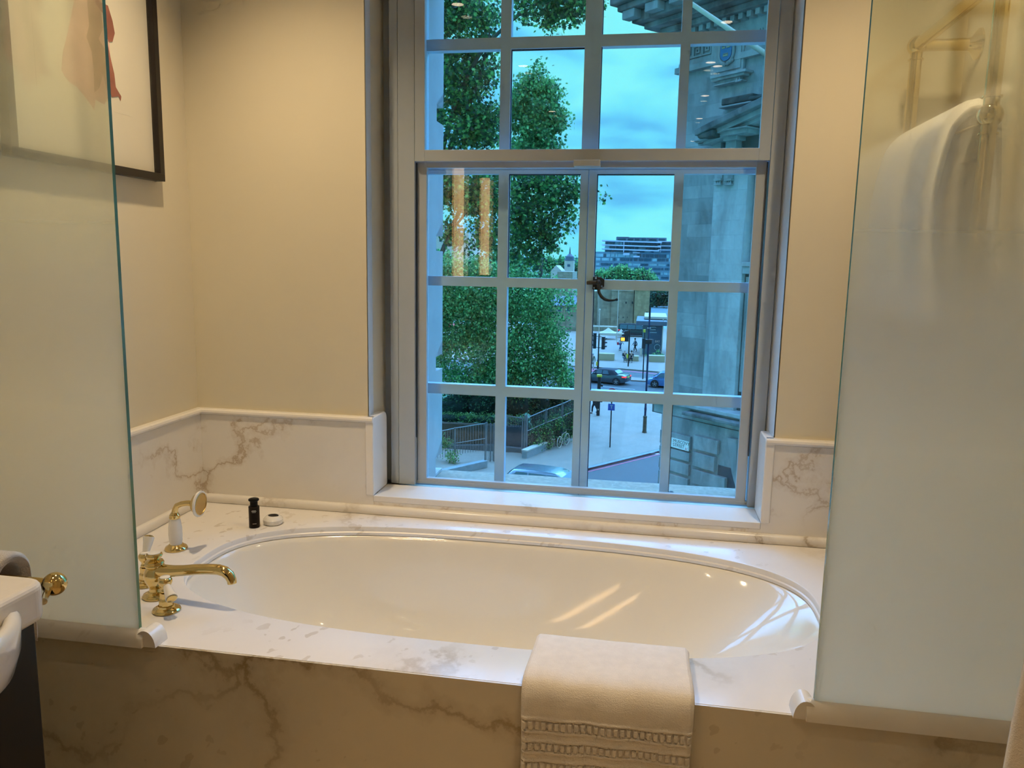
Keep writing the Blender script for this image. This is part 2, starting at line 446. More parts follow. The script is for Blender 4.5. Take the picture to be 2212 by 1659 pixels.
# ================================================================ ROOM SHELL
XL, XR = -1.616, .884
WL, WR = -.96, .428          # plaster edges of the window recess
ZD = .56                     # deck top
ZS = .6246                   # window sill top
ZM = .888; ZT = .909
CE = 2.92
YB = -7.5                    # room end behind the camera
mb = MB()
mb.box(XL-.2, WL, 0, .22, -.1, CE); mb.box(WR, XR+.2, 0, .22, -.1, CE)
mb.box(WL, WR, 0, .22, -.1, ZS-.02); mb.box(WL, WR, 0, .22, 2.72, CE)
mb.build('wall_back', M['paint'], kind='structure')
mb = MB().box(XL-.2, XL, YB, 0, -.1, CE); mb.build('wall_left', M['paint'], kind='structure')
MB().box(XR, XR+.2, YB, 0, -.1, CE).build('wall_right', M['paint'], kind='structure')
MB().box(XL-.2, XR+.2, YB-.2, YB, -.1, CE).build('wall_front', M['paint'], kind='structure')
MB().box(XL-.2, XR+.2, YB, 0, -.1, 0).build('floor', M['floor'], kind='structure')
MB().box(XL-.2, XR+.2, YB-.2, .22, CE, CE+.15).build('ceiling', M['ceil'], kind='structure')
# white painted reveal linings of the recess
mb = MB(); e = .004
mb.add([(WL+e, -.001, ZT-.02), (WL-.014+e, .205, ZT-.02), (WL-.014+e, .205, 2.72), (WL+e, -.001, 2.72)], [(0,1,2,3)])
mb.add([(WR-e, -.001, ZT-.02), (WR-e, .205, ZT-.02), (WR-e, .205, 2.72), (WR-e, -.001, 2.72)], [(3,2,1,0)])
mb.box(WL, WR, 0, .2, 2.70, 2.72)
mb.build('trim_1', M['reveal'], kind='structure')

# marble wainscot with rounded cap
def capped_panel(name, x0, x1, seed_mat, capmat):
    mb = MB(); mb.box(x0, x1, -.020, 0, ZD, ZM); mb.mi = 1
    prof = [(-.020, ZM+.0005), (-.027, ZM+.003), (-.029, ZM+.010), (-.027, ZM+.017), (-.020, ZT), (0, ZT), (0, ZM+.0005)]
    mb.prism([(x0, y, z) for y, z in prof], (x1-x0, 0, 0))
    return mb.build(name, [seed_mat, capmat], kind='structure')
JL, JR = -.9335, .3974
capped_panel('trim_2', XL+.02, JL-.002, M['marble'], M['marble_plain'])
capped_panel('trim_3', JR+.002, XR-.001, M['marble'], M['marble_plain'])
mb = MB(); mb.box(XL, XL+.020, -2.2, 0, ZD, ZM); mb.mi = 1
prof = [(.020, ZM+.0005), (.027, ZM+.003), (.029, ZM+.010), (.027, ZM+.017), (.020, ZT), (0, ZT), (0, ZM+.0005)]
mb.prism([(XL+x, -2.2, z) for x, z in prof], (0, 2.2, 0))
mb.build('trim_4', [M['marble'], M['marble_plain']], kind='structure')
# apron strip below the sill + sill slab
bx('trim_5', M['marble'], (JL-.002, JR+.002, -.020, 0, ZD, ZS-.022), kind='structure')
bx('trim_6', M['marble_plain'], (JL-.002, JR+.002, -.0205, .135, ZS-.022, ZS), kind='structure', bevel=.002)
# jamb stones with rounded tops
def jamb(name, x0, x1):
    mb = MB(); pr = []
    n = 6; y0, y1, R = -.024, .128, .014
    pr += [(y0, ZS), (y0, ZT-R)] + [(y0+R-R*math.cos(a*PI/2/n), ZT-R+R*math.sin(a*PI/2/n)) for a in range(1, n+1)]
    R2 = .028
    pr += [(y1-R2+R2*math.sin(a*PI/2/n), ZT-R2+R2*math.cos(a*PI/2/n)) for a in range(0, n+1)] + [(y1, ZS)]
    mb.prism([(x0, y, z) for y, z in pr], (x1-x0, 0, 0))
    return mb.build(name, M['marble_plain'], kind='structure', smooth=35, bevel=.004)
jamb('trim_7', JL-.030, JL); jamb('trim_8', JR, JR+.030)
# quarter-round skirting where the wall meets the deck
def skirt(name, p0, vec, side):
    mb = MB(); pts = [(0, 0)] + [(.042*math.cos(a), .030*math.sin(a)) for a in [i*PI/2/8 for i in range(9)]]
    s0 = V3(p0); out = V3(side)
    mb.prism([s0 + out*(x) + V3((0, 0, z)) for x, z in pts], vec)
    return mb.build(name, M['marble_plain'], kind='structure', smooth=40)
def skirt2(name, p0, vec, side):
    mb = MB(); s0 = V3(p0); out = V3(side)
    pts = [(0, .001), (.018, .001), (.020, .004), (.020, .020), (.016, .027), (.010, .030), (0, .030)]
    mb.prism([s0 + out*x + V3((0, 0, z)) for x, z in pts], vec)
    return mb.build(name, M['marble_plain'], kind='structure', smooth=40)
skirt2('baseboard_back', (XL+.04, -.020, ZD), (XR-XL-.041, 0, 0), (0, -1, 0))
skirt2('baseboard_left', (XL+.020, -1.04, ZD), (0, 1.02, 0), (1, 0, 0))

# ================================================================ BATH SURROUND
bs = thing('bath_surround', 'flecked white marble bath surround with an oval opening and veined front panel', 'bath surround', (-.4, -.53, 0))
YF = -1.052
CX, CY, AX, AY, PE = -.403, -.512, .893, .382, 2.75
def sup(a, ax, ay, p=PE):
    c, s = math.cos(a), math.sin(a)
    return (CX+ax*math.copysign(abs(c)**(2/p), c), CY+ay*math.copysign(abs(s)**(2/p), s))
NS = 160
def ring(ax, ay, z, p=PE): return [(*sup(2*PI*k/NS, ax, ay, p), z) for k in range(NS)]
mb = MB()
X0, X1, Y0, Y1 = XL+.02, XR-.001, YF, -.021
outer = []
for k in range(NS):
    x, y, _ = ring(AX, AY, 0)[k] if False else (*sup(2*PI*k/NS, AX, AY), 0)
    dx, dy = x-CX, y-CY
    t = min(((X1-CX) if dx > 0 else (X0-CX))/dx if abs(dx) > 1e-6 else 1e9, ((Y1-CY) if dy > 0 else (Y0-CY))/dy if abs(dy) > 1e-6 else 1e9)
    outer.append((CX+dx*t, CY+dy*t, ZD))
rr = [outer, ring(AX+.006, AY+.006, ZD), ring(AX+.0015, AY+.0015, ZD-.002), ring(AX, AY, ZD-.006), ring(AX, AY, ZD-.018),
      ring(AX-.004, AY-.004, ZD-.021), ring(AX-.004, AY-.004, ZD-.030), ring(AX+.02, AY+.02, ZD-.030)]
vs = []; fs = []
for r in rr: vs += r
for j in range(len(rr)-1):
    for k in range(NS):
        k2 = (k+1) % NS; fs.append((j*NS+k, (j+1)*NS+k, (j+1)*NS+k2, j*NS+k2))
mb.add(vs, fs)
# corner fillers of the outer rectangle + front edge
for cx_, cy_ in ((X0, Y0), (X1, Y0), (X1, Y1), (X0, Y1)):
    best = sorted(range(NS), key=lambda k: (outer[k][0]-cx_)**2+(outer[k][1]-cy_)**2)
    k = best[0]; ks = [(k-1) % NS, k, (k+1) % NS]
    mb.add([outer[ks[0]], outer[ks[1]], outer[ks[2]], (cx_, cy_, ZD)], [(0, 3, 1), (1, 3, 2)])
mb.add([(X0, Y0, ZD), (X1, Y0, ZD), (X1, Y0, ZD-.03), (X0, Y0, ZD-.03)], [(3, 2, 1, 0)])
mb.add([(X0, Y0, ZD-.03), (X1, Y0, ZD-.03), (X1, Y0+.08, ZD-.03), (X0, Y0+.08, ZD-.03)], [(0, 1, 2, 3)])
mb.build('deck', M['marble_deck'], bs, smooth=25)
mb = MB().box(X0, X1, YF-.006, YF-.0002, .001, ZD-.0006)
mb.build('front_panel', M['marble_apron'], bs)
# raised rounded kerbs under the glass screens, each with its return
def kerb(x0, x1, xr0, xr1):
    mb = MB(); n = 12; ry, rz = .023, .039; yc = -1.055
    pts = [(yc-ry*math.cos(PI*i/n), ZD+.0005+rz*math.sin(PI*i/n)) for i in range(n+1)]
    mb.prism([(x0, y, z) for y, z in pts], (x1-x0, 0, 0))
    xc, rx = (xr0+xr1)/2, abs(xr1-xr0)/2
    pts = [(xc-rx*math.cos(PI*i/n), ZD+.0006+rz*math.sin(PI*i/n)) for i in range(n+1)]
    mb.prism([(x, -1.070, z) for x, z in pts], (0, .048, 0))
    return mb.build('kerb', M['marble_plain'], bs, smooth=35, label='raised rounded marble kerb')
kerb(XL+.021, -1.118, -1.142, -1.088)
kerb(.350, XR-.001, .326, .374)

# ================================================================ BATHTUB
tb = thing('bathtub', 'glossy cream oval bathtub sunk into the marble surround', 'bathtub', (CX, CY, .1))
prof = [(.5295, .503, -1.309, .396), (.5293, .493, -1.299, .386), (.526, .485, -1.291, .378), (.512, .462, -1.286, .372), (.490, .432, -1.277, .366), (.460, .392, -1.264, .358),
        (.425, .347, -1.247, .348), (.385, .298, -1.226, .336), (.345, .250, -1.202, .323), (.305, .203, -1.174, .308), (.265, .150, -1.138, .290), (.230, .092, -1.095, .268), (.200, .020, -1.040, .240),
        (.180, -.070, -.970, .205), (.169, -.170, -.880, .165), (.164, -.30, -.74, .11), (.162, -.45, -.59, .04)]
mb = MB(); vs = []; fs = []
for k_, (z, xr_, xl_, ay) in enumerate(prof):
    ax, cxx = (xr_-xl_)/2, (xr_+xl_)/2; p = 2.75-.55*k_/len(prof)
    vs += [(x-CX+cxx, y, z) for x, y, _ in ring(ax, ay, z, p)]
for j in range(len(prof)-1):
    for k in range(NS):
        k2 = (k+1) % NS; fs.append((j*NS+k, (j+1)*NS+k, (j+1)*NS+k2, j*NS+k2))
fs.append(tuple(range((len(prof)-1)*NS, len(prof)*NS)))
mb.add(vs, fs); mb.build('basin_shell', M['enamel'], tb, smooth=True)
dr = MB().lathe([(.001, 0), (.030, 0), (.032, .002), (.024, .004), (.001, .004)], 28, (-.62, CY, .1635))
dr.build('drain', M['brass'], tb, smooth=40)
lm = Matrix.Translation(V3((-.424, -.1405, .5055))-tb.location) @ Matrix.Rotation(math.radians(90-9), 4, 'X')
text('Villeroy & Boch', 'maker_mark', M['darkprint'], .0088, tb, lm, depth=.0002, xs=.78)

# ================================================================ INNER WINDOW (secondary glazing)
w1 = tag(empty('window_1', (-.27, .15, ZS)), kind='structure')
FY = .146
mb = MB()
ZTOP = 2.70
for sx, xs in ((1, [-.974, -.925, -.895, -.832]), (-1, [.4270, .4255, .420, .376])):
    a, b_, c, d = xs
    mb.box(min(a, b_), max(a, b_), .192, .21, ZS, ZTOP)
    mb.box(min(b_, c), max(b_, c), .150, .21, ZS, ZTOP)
    mb.box(min(c, d)+ (0.002 if sx > 0 else 0), max(c, d)-(0 if sx > 0 else .002), FY, .21, ZS, ZTOP)
mb.box(-.895, .42, FY, .21, ZTOP-.05, ZTOP)
mb.box(-.832, .376, .170, .21, ZS, ZS+.012)
mb.build('outer_frame', M['frame'], w1, bevel=.0015)
def sash(name, x0, x1, z0, z1, w, y0, y1, bt=None, tp=None):
    mb = MB(); bt = bt or w; tp = tp or w
    mb.box(x0, x0+w, y0, y1, z0, z1); mb.box(x1-w, x1, y0, y1, z0, z1)
    mb.box(x0+w, x1-w, y0, y1, z0, z0+bt); mb.box(x0+w, x1-w, y0, y1, z1-tp, z1)
    s = mb.build(name, M['frame'], w1, bevel=.001)
    g = MB().box(x0+w-.001, x1-w+.001, (y0+y1)/2-.002, (y0+y1)/2+.002, z0+bt-.001, z1-tp+.001).build('glass', M['pane'], s, origin=w1.location)
    return s
sash('upper_sash', -.830, .374, 1.803, ZTOP-.05, .036, .142, .166, bt=.039)
sash('lower_sash', -.829, .371, ZS+.002, 1.815, .034, .172, .194, bt=.020, tp=.030)
MB().box(-.266, -.176, .106, .142, 1.781, 1.8025).build('sash_catch', M['frame'], w1, bevel=.003)
mb = MB()
for x in (-.8305, .3705): mb.box(x-.0018, x+.0018, .160, .171, ZS+.18, 1.80)
mb.build('side_track', M['seal'], w1)

# ================================================================ OUTER CASEMENT
w2 = tag(empty('window_2', (-.22, .27, .60)), kind='structure')
OY0, OY1 = .252, .288
cols = [(-.820, -.549), (-.512, -.253), (-.195, .073), (.105, .372)]
XO0, XO1 = -.870, .425
def lattice(name, x0, x1, z0, z1, holes, y0=OY0, y1=OY1, bev=.004):
    """a frame with rectangular openings, built from boxes between the openings"""
    mb = MB(); xs = sorted({x0, x1} | {h[0] for h in holes} | {h[1] for h in holes}); zs = sorted({z0, z1} | {h[2] for h in holes} | {h[3] for h in holes})
    # horizontal bands
    rows = sorted({(h[2], h[3]) for h in holes})
    prev = z0
    for a, b_ in rows:
        if a > prev+1e-6: mb.box(x0, x1, y0, y1, prev, a)
        prev = b_
    if z1 > prev+1e-6: mb.box(x0, x1, y0, y1, prev, z1)
    for a, b_ in rows:
        hs = sorted([(h[0], h[1]) for h in holes if h[2] == a]); p = x0
        for c, d in hs:
            if c > p+1e-6: mb.box(p, c, y0, y1, a, b_)
            p = d
        if x1 > p+1e-6: mb.box(p, x1, y0, y1, a, b_)
    return mb.build(name, M['steel'], w2, origin=w2.location)
trows = [(1.832, 2.199), (2.238, 2.60)]
brows = [(.612, .958), (.997, 1.367), (1.402, 1.772)]
tf = lattice('fixed_light', XO0, XO1, 1.787, 2.72, [(a, b_, c, d) for a, b_ in cols for c, d in trows])
MB().box(XO0+.01, XO1-.01, .269, .272, 1.80, 2.70).build('glass', M['pane2'], tf, origin=w2.location)
c1 = lattice('casement', XO0+.02, -.2255, .575, 1.7855, [(a, b_, c, d) for a, b_ in cols[:2] for c, d in brows])
MB().box(XO0+.03, -.235, .269, .272, .59, 1.78).build('glass', M['pane2'], c1, origin=w2.location)
c2 = lattice('casement', -.2225, XO1-.02, .575, 1.7855, [(a, b_, c, d) for a, b_ in cols[2:] for c, d in brows], y0=OY0-.004)
MB().box(-.213, XO1-.03, .269, .272, .59, 1.78).build('glass', M['pane2'], c2, origin=w2.location)
MB().box(XO0-.004, XO0+.019, OY0+.006, OY1+.01, .56, 2.72).box(XO1-.019, XO1+.004, OY0+.006, OY1+.01, .56, 2.72).box(XO0, XO1, OY0+.006, OY1+.01, .552, .574).build('subframe', M['steel'], w2, origin=w2.location)
# gasket lines round panes (thin dark putty on left and some top edges)
for (a, b_), (c, d) in [((cols[0][0], cols[0][1]), brows[0]), (cols[2], brows[0]), (cols[3], brows[0]), (cols[2], brows[1]), (cols[2], brows[2]), (cols[1], brows[2]), (cols[0], brows[2]), (cols[1], trows[0]), (cols[2], trows[0]), (cols[2], trows[1])]:
    MB().box(a, a+.003, .262, .268, c, d).build('putty', M['seal'], w2, origin=w2.location)
for (a, b_), (c, d) in [(cols[1], brows[2]), (cols[2], brows[2]), (cols[1], trows[0])]:
    MB().box(a+.003, b_, .262, .268, d-.004, d).build('putty', M['seal'], w2, origin=w2.location)
# lock plate and curved handle on the right casement
hp = at(1292, 611, .243)
sx, sz = 1/FPX*2.85, 1/FPX*2.85
mb = MB()
pl = [(-11, 12.5), (6, 12.5), (10, 9), (13, 9), (13, -8), (8, -10), (5, -14.5), (-11.5, -14.5), (-11.5, -5), (-11, 4)]
mb.prism([(hp.x+x*sx, .2475, hp.z+z*sz) for x, z in pl][::-1], (0, -.006, 0))
h = mb.build('lock_plate', M['iron'], w2, origin=w2.location, bevel=.0008)
mb = MB()
for x, z in ((-5, 9.5), (8, -7), (-8, -11)): mb.ball((hp.x+x*sx, .241, hp.z+z*sz), .003, 10, 6)
mb.build('screw', M['steel'], h, origin=w2.location)
mb = MB(); q = [at(1293, 612, .236), at(1292.5, 622, .232), at(1294, 632, .230), at(1299, 641, .229), at(1307, 647, .228), at(1316, 649.5, .227), at(1325, 649, .226), at(1331, 647.5, .225)]
mb.tube(q, [.0058, .0055, .0055, .0058, .0056, .0048, .0034, .0030], 12); mb.ball(at(1332, 647.3, .225), .0052, 14, 9)
mb.ball(at(1292.5, 610, .238), .010, 16, 10)
mb.build('handle', M['iron'], w2, origin=w2.location, smooth=True, label='black curled iron handle')
mb = MB(); a_ = at(1267, 611, .236); b_ = at(1288, 610, .236)
mb.tube([a_, a_.lerp(b_, .2), b_], [.0055, .0072, .0072], 12)
mb.build('latch_tongue', M['bronze'], w2, origin=w2.location, smooth=True)
# knobs on the outer ledge (casement stays)
for px, py, r in ((1449, 1066, .0058), (1386, 1076, .0058)):
    p = at(px, py, .315); mb = MB()
    mb.lathe([(.0042, -.035), (.0035, -.008), (.007, -.004), (.0105, .001), (.0105, .006), (.006, .0095), (.001, .010)], 20, p)
    mb.build('stay_knob', M['iron'], w2, origin=w2.location, smooth=50)
# ================================================================ STONE OUTSIDE THE WINDOW
LZ = .545; GF = .655
mb = MB()
for z0, z1 in ((.545, .555), (.625, 1.0), (1.062, 1.498), (1.56, 2.010), (2.078, 2.8)):
    mb.box(-1.6, -.862, .22, GF, z0, z1)
    mb.box(.419, 1.2, .22, GF, z0, z1)
for z0, z1 in ((.555, .625), (1.0, 1.062), (1.498, 1.56), (2.010, 2.078)):
    mb.prism([(-1.6, .22, z0), (-1.6, .55, z0), (-.862, .55, z0), (-.862, .22, z0)], (0, 0, z1-z0))
    mb.prism([(1.2, .22, z0), (1.2, .55, z0), (.419, .55, z0), (.419, .22, z0)], (0, 0, z1-z0))
# chamfered arrises beside the grooves
for z in (.625, 1.062, 1.56, 2.078):
    mb.prism([(-1.6, .55, z-.002), (-1.6, GF, z+.001), (-1.6, GF, z+.06), (-1.6, .55, z+.001)][::-1], (.738, 0, 0))
mb.box(-1.6, 1.2, .22, GF, 2.72, 3.4); mb.box(-1.6, 1.2, .22, GF-.01, -1.2, .50)
mb.build('wall_outside', M['pstone'], kind='structure')
bx('trim_9', M['ledge'], (-.862, .419, .298, GF+.012, .50, LZ), kind='structure', bevel=.004)
# ================================================================ STREET LEVEL
def gp(px, py, dz=0): 
    q = ground(px, py, GZ); return V3((q.x, q.y, GZ+dz))
def slab_poly(name, mt, pts, top, thick, **k):
    pts = [V3((p[0], p[1], 0)) for p in pts]
    c = sum(pts, V3((0, 0, 0)))/len(pts)
    ps = [V3((p[0], p[1], top-thick)) for p in pts]
    # ensure ccw
    ar = sum(ps[i].x*ps[(i+1) % len(ps)].y-ps[(i+1) % len(ps)].x*ps[i].y for i in range(len(ps)))
    if ar < 0: ps.reverse()
    mb = MB(); n = len(ps); b = [p+V3((0, 0, thick)) for p in ps]
    mb.add(ps+b, [tuple(reversed(range(n))), tuple(range(n, 2*n))]+[(i, (i+1) % n, (i+1) % n+n, i+n) for i in range(n)])
    return mb.build(name, mt, origin=(c.x, c.y, top-thick), kind='structure', **k)
RZ = GZ-.12
slab_poly('road', M['asphalt'], [(-60, 20), (60, 20), (60, 100), (-60, 100)], RZ, .2)
slab_poly('river', M['river'], [(-300, 100.1), (500, 100.1), (500, 900), (-300, 900)], RZ-6, .2)
# near pavement up to the curving kerb, far plaza, small traffic island
near = [gp(1500, 947), gp(1417, 971), gp(1340, 990), gp(1265, 1008), gp(1160, 1032), gp(1000, 1068)]
near += [V3((-20, 30, GZ)), V3((-26, 55, GZ)), V3((-14, 58.5, GZ)), gp(1245, 866), gp(1380, 861), gp(1520, 862)]
slab_poly('pavement', M['pave'], near, GZ, .12)
far = [gp(1200, 786), gp(1240, 790), gp(1345, 796), gp(1427, 803), gp(1520, 811), V3((24, 84, GZ)), V3((30, 135, GZ)), V3((-40, 135, GZ)), V3((-34, 84, GZ))]
slab_poly('plaza', M['pave'], far, GZ, .12)
slab_poly('lawn', M['grass'], [(-45, 42.8), (-6.2, 42.8), (-4.4, 47), (-8, 58), (-40, 62)], GZ+.35, .33)
slab_poly('traffic_island', M['pave'], [gp(1362, 814), gp(1398, 817), gp(1403, 823), gp(1362, 820.5)], GZ-.01, .109)
def strip(name, mt, px_pts, w, z=RZ+.012, kind='structure'):
    P = [ground(a, b_, z) for a, b_ in px_pts]; mb = MB()
    for a, b_ in zip(P, P[1:]):
        d = (b_-a); n_ = V3((-d.y, d.x, 0)).normalized()*w/2
        mb.add([a-n_, b_-n_, b_+n_, a+n_], [(0, 1, 2, 3)])
    return mb.build(name, mt, origin=P[0], kind=kind)
def off(pts, dx, dy): return [(a+dx, b_+dy) for a, b_ in pts]
kl = [(1160, 1036), (1265, 1012), (1340, 994), (1417, 975), (1440, 969)]
strip('road_line', M['redline'], off(kl, 0, 8), .13); strip('road_line', M['redline'], off(kl, 0, 3.5), .13)
strip('kerb_line', M['kerb'], off(kl, 0, -1.5), .30, z=GZ+.004)
strip('road_line', M['whiteline'], [(1300, 834.5), (1335, 838), (1372, 841.5)], .14)
strip('road_line', M['whiteline'], [(1405, 977), (1440, 984)], .35)
strip('road_line', M['redline'], [(1240, 795), (1345, 801), (1427, 808), (1480, 812)], .45)
strip('road_line', M['redline'], [(1246, 801), (1292, 803.5)], 2.6)

# ================================================================ FOLIAGE
def px_scale(Y): return (Y-CAM.y)/FPX
STAR = [(0, -.5), (.18, -.22), (.5, -.18), (.28, .02), (.42, .34), (.12, .2), (0, .55), (-.12, .2), (-.42, .34), (-.28, .02), (-.5, -.18), (-.18, -.22)]
LEAF = [(0, -.5), (.28, -.05), (.16, .34), (0, .5), (-.16, .34), (-.28, -.05)]
QUAD = [(0, -.5), (.33, .05), (0, .5), (-.33, .05)]
def leaves(blobs, n, size, shape=QUAD, clump=.35, ncl=None, hang=0, seed=0):
    """blobs: (px, py, rx_px, ry_px, Y, depth). Leaves sit in clumps inside real 3-D ellipsoids."""
    rng = np.random.default_rng(100+seed)
    W = np.array([b[2]*b[3] for b in blobs], float); W /= W.sum()
    V = []; F = []; sh = np.array(shape); m = len(sh)
    allc = []
    for b, w in zip(blobs, W):
        k = int(n*w); c = at(b[0], b[1], b[4]); s = px_scale(b[4])
        rx, rz, ry = b[2]*s, b[3]*s, b[5]
        nc = max(4, int((ncl or n/28)*w))
        u = rng.normal(size=(nc, 3)); u /= np.linalg.norm(u, axis=1)[:, None]
        r = rng.random(nc)**.45
        cc = u*r[:, None]*np.array([rx, ry, rz])*.92
        idx = rng.integers(0, nc, k)
        p = cc[idx] + rng.normal(size=(k, 3))*np.array([1, 1, .8])*clump
        allc.append(p + np.array([c.x, c.y, c.z]))
    P = np.concatenate(allc); k = len(P)
    a = rng.normal(size=(k, 3)); a[:, 2] *= .7
    a /= np.linalg.norm(a, axis=1)[:, None]
    b_ = rng.normal(size=(k, 3)); b_ -= (b_*a).sum(1)[:, None]*a; b_ /= np.linalg.norm(b_, axis=1)[:, None]
    sz = size*(.65+.7*rng.random(k))
    vs = P[:, None, :] + (a[:, None, :]*sh[None, :, 0, None] + b_[:, None, :]*sh[None, :, 1, None])*sz[:, None, None]
    return vs.reshape(-1, 3), k, m
def leaf_obj(name, mt, parent, blobs, n, size, shape=QUAD, origin=None, **k):
    vs, cnt, m = leaves(blobs, n, size, shape, **k)
    org = V3(origin) if origin is not None else parent.location
    vs = vs - np.array(org)
    me = bpy.data.meshes.new(name); me.vertices.add(cnt*m); me.vertices.foreach_set('co', vs.astype(np.float32).ravel())
    me.loops.add(cnt*m); me.loops.foreach_set('vertex_index', np.arange(cnt*m, dtype=np.int32))
    me.polygons.add(cnt); me.polygons.foreach_set('loop_start', np.arange(0, cnt*m, m, dtype=np.int32))
    me.polygons.foreach_set('loop_total', np.full(cnt, m, dtype=np.int32))
    me.materials.append(mt); me.update(calc_edges=True); me.validate()
    o = bpy.data.objects.new(name, me); COL.objects.link(o)
    if parent is not None: o.parent = parent
    else: o.location = org
    return o
def limb(mb, pts, r0, r1):
    P = smooth_pts(pts); n = len(P)
    mb.tube(P, [r0+(r1-r0)*i/(n-1) for i in range(n)], 8)
def tree(name, label, base, mt, blobs, n, size, shape, trunk, limbs, seed, clump=.35, ncl=None, group=None):
    t = thing(name, label, 'tree', base, group=group)
    mb = MB(); limb(mb, trunk[0], trunk[1], trunk[2]); mb.build('trunk', M['bark'], t, smooth=True)
    if limbs:
        mb = MB()
        for pts, r0, r1 in limbs: limb(mb, pts, r0, r1)
        mb.build('branches', M['bark'], t, smooth=True)
    leaf_obj('foliage', mt, t, blobs, n, size, shape, clump=clump, ncl=ncl, seed=seed)
    return t
def smooth_pts(pts, it=2):
    P = [V3(p) for p in pts]
    for _ in range(it):
        Q = [P[0]]
        for a, b_ in zip(P, P[1:]): Q += [a.lerp(b_, .25), a.lerp(b_, .75)]
        Q.append(P[-1]); P = Q
    return P
# A: big dark plane tree, left; trunk hidden behind the reveal
YA = 30; YB2 = 33
bA = V3((at(890, 600, YA).x, YA, GZ))
tree('plane_tree', 'large dark green plane tree nearest the window, filling the left panes and overhanging the sky', bA, M['leafA'],
     [(960, 40, 90, 90, YA, 2.5), (1020, 30, 75, 80, YA, 2.2), (1180, -8, 62, 34, YA-1, 1.6), (1235, 2, 46, 38, YA-1, 1.3), (1240, 40, 22, 16, YA-1, .6), (1130, 14, 26, 40, YA-1, .9), (1178, 38, 22, 26, YA-1, .8), (1193, 55, 9, 26, YA-1, .4), (1290, 8, 14, 16, YA-1, .5),
      (960, 180, 70, 110, YA, 2.5), (1030, 160, 42, 60, YA, 1.6), (1010, 265, 62, 70, YA, 2.2), (1055, 262, 38, 60, YA, 1.6),
      (950, 380, 60, 80, YA, 2.4), (1010, 420, 62, 70, YA, 2.2), (1060, 430, 40, 90, YA, 1.8), (985, 500, 26, 40, YA, 1.0), (1045, 520, 34, 46, YA, 1.3),
      (1130, 400, 60, 70, YB2, 2.2), (1190, 400, 54, 56, YB2, 2.0), (1226, 420, 24, 34, YB2, 1.0), (1212, 465, 30, 34, YB2, 1.1), (1243, 432, 11, 18, YB2, .5), (1298, 418, 7, 7, YB2, .25), (1302, 437, 7, 3, YB2, .2), (1150, 470, 60, 60, YB2, 2.2), (1118, 520, 46, 60, YB2, 1.8), (1185, 510, 30, 40, YB2, 1.2), (1150, 560, 26, 28, YB2, 1.0), (1196, 538, 10, 16, YB2, .5)],
     31000, .165, STAR, ([bA, bA+V3((.2, 0, 6)), bA+V3((.6, -.2, 12)), bA+V3((1.4, -.4, 18))], .42, .14),
     [([bA+V3((.4, -.1, 9)), at(960, 330, YA), at(1030, 200, YA), at(1060, 60, YA)], .16, .03), ([bA+V3((.6, -.2, 12)), at(990, 170, YA), at(1120, 20, YA-1), at(1230, -10, YA-1)], .13, .02), ([bA+V3((.4, -.1, 9)), at(1000, 440, YA), at(1060, 480, YA)], .09, .02), ([at(1180, 0, YA-1), at(1186, 40, YA-1), at(1193, 78, YA-1)], .02, .006),
      ([bA+V3((.4, -.1, 9)), at(1020, 380, YA+1), at(1130, 340, YB2), at(1220, 400, YB2), at(1245, 430, YB2)], .12, .012), ([at(1100, 350, YB2), at(1130, 450, YB2), at(1150, 560, YB2)], .06, .012)], 1, clump=.22, ncl=1150)
# B: pale pointed tree against the sky
YC = 52
b3 = V3((at(1168, 700, YC).x, YC, GZ))
tree('plane_tree', 'pale green pointed plane tree standing against the sky in the second pane from the top', b3, M['leafB'],
     [(1160, 150, 9, 24, YC, .6), (1163, 190, 20, 30, YC, 1.0), (1190, 205, 24, 32, YC, 1.2), (1130, 200, 22, 36, YC, 1.2), (1110, 240, 26, 50, YC, 1.5), (1160, 250, 48, 46, YC, 2.0), (1200, 250, 20, 40, YC, 1.2), (1222, 256, 8, 7, YC, .4), (1160, 300, 52, 50, YC, 2.2), (1120, 330, 44, 40, YC, 2.2), (1190, 330, 24, 30, YC, 1.4)],
     13000, .21, STAR, ([b3, b3+V3((0, 0, 8)), at(1165, 300, YC), at(1163, 180, YC)], .26, .04),
     [([at(1166, 330, YC), at(1188, 260, YC), at(1196, 210, YC)], .05, .012), ([at(1166, 340, YC), at(1135, 280, YC), at(1125, 210, YC)], .05, .012), ([at(1166, 320, YC), at(1178, 290, YC), at(1205, 270, YC)], .04, .01)], 3, clump=.30, ncl=330)
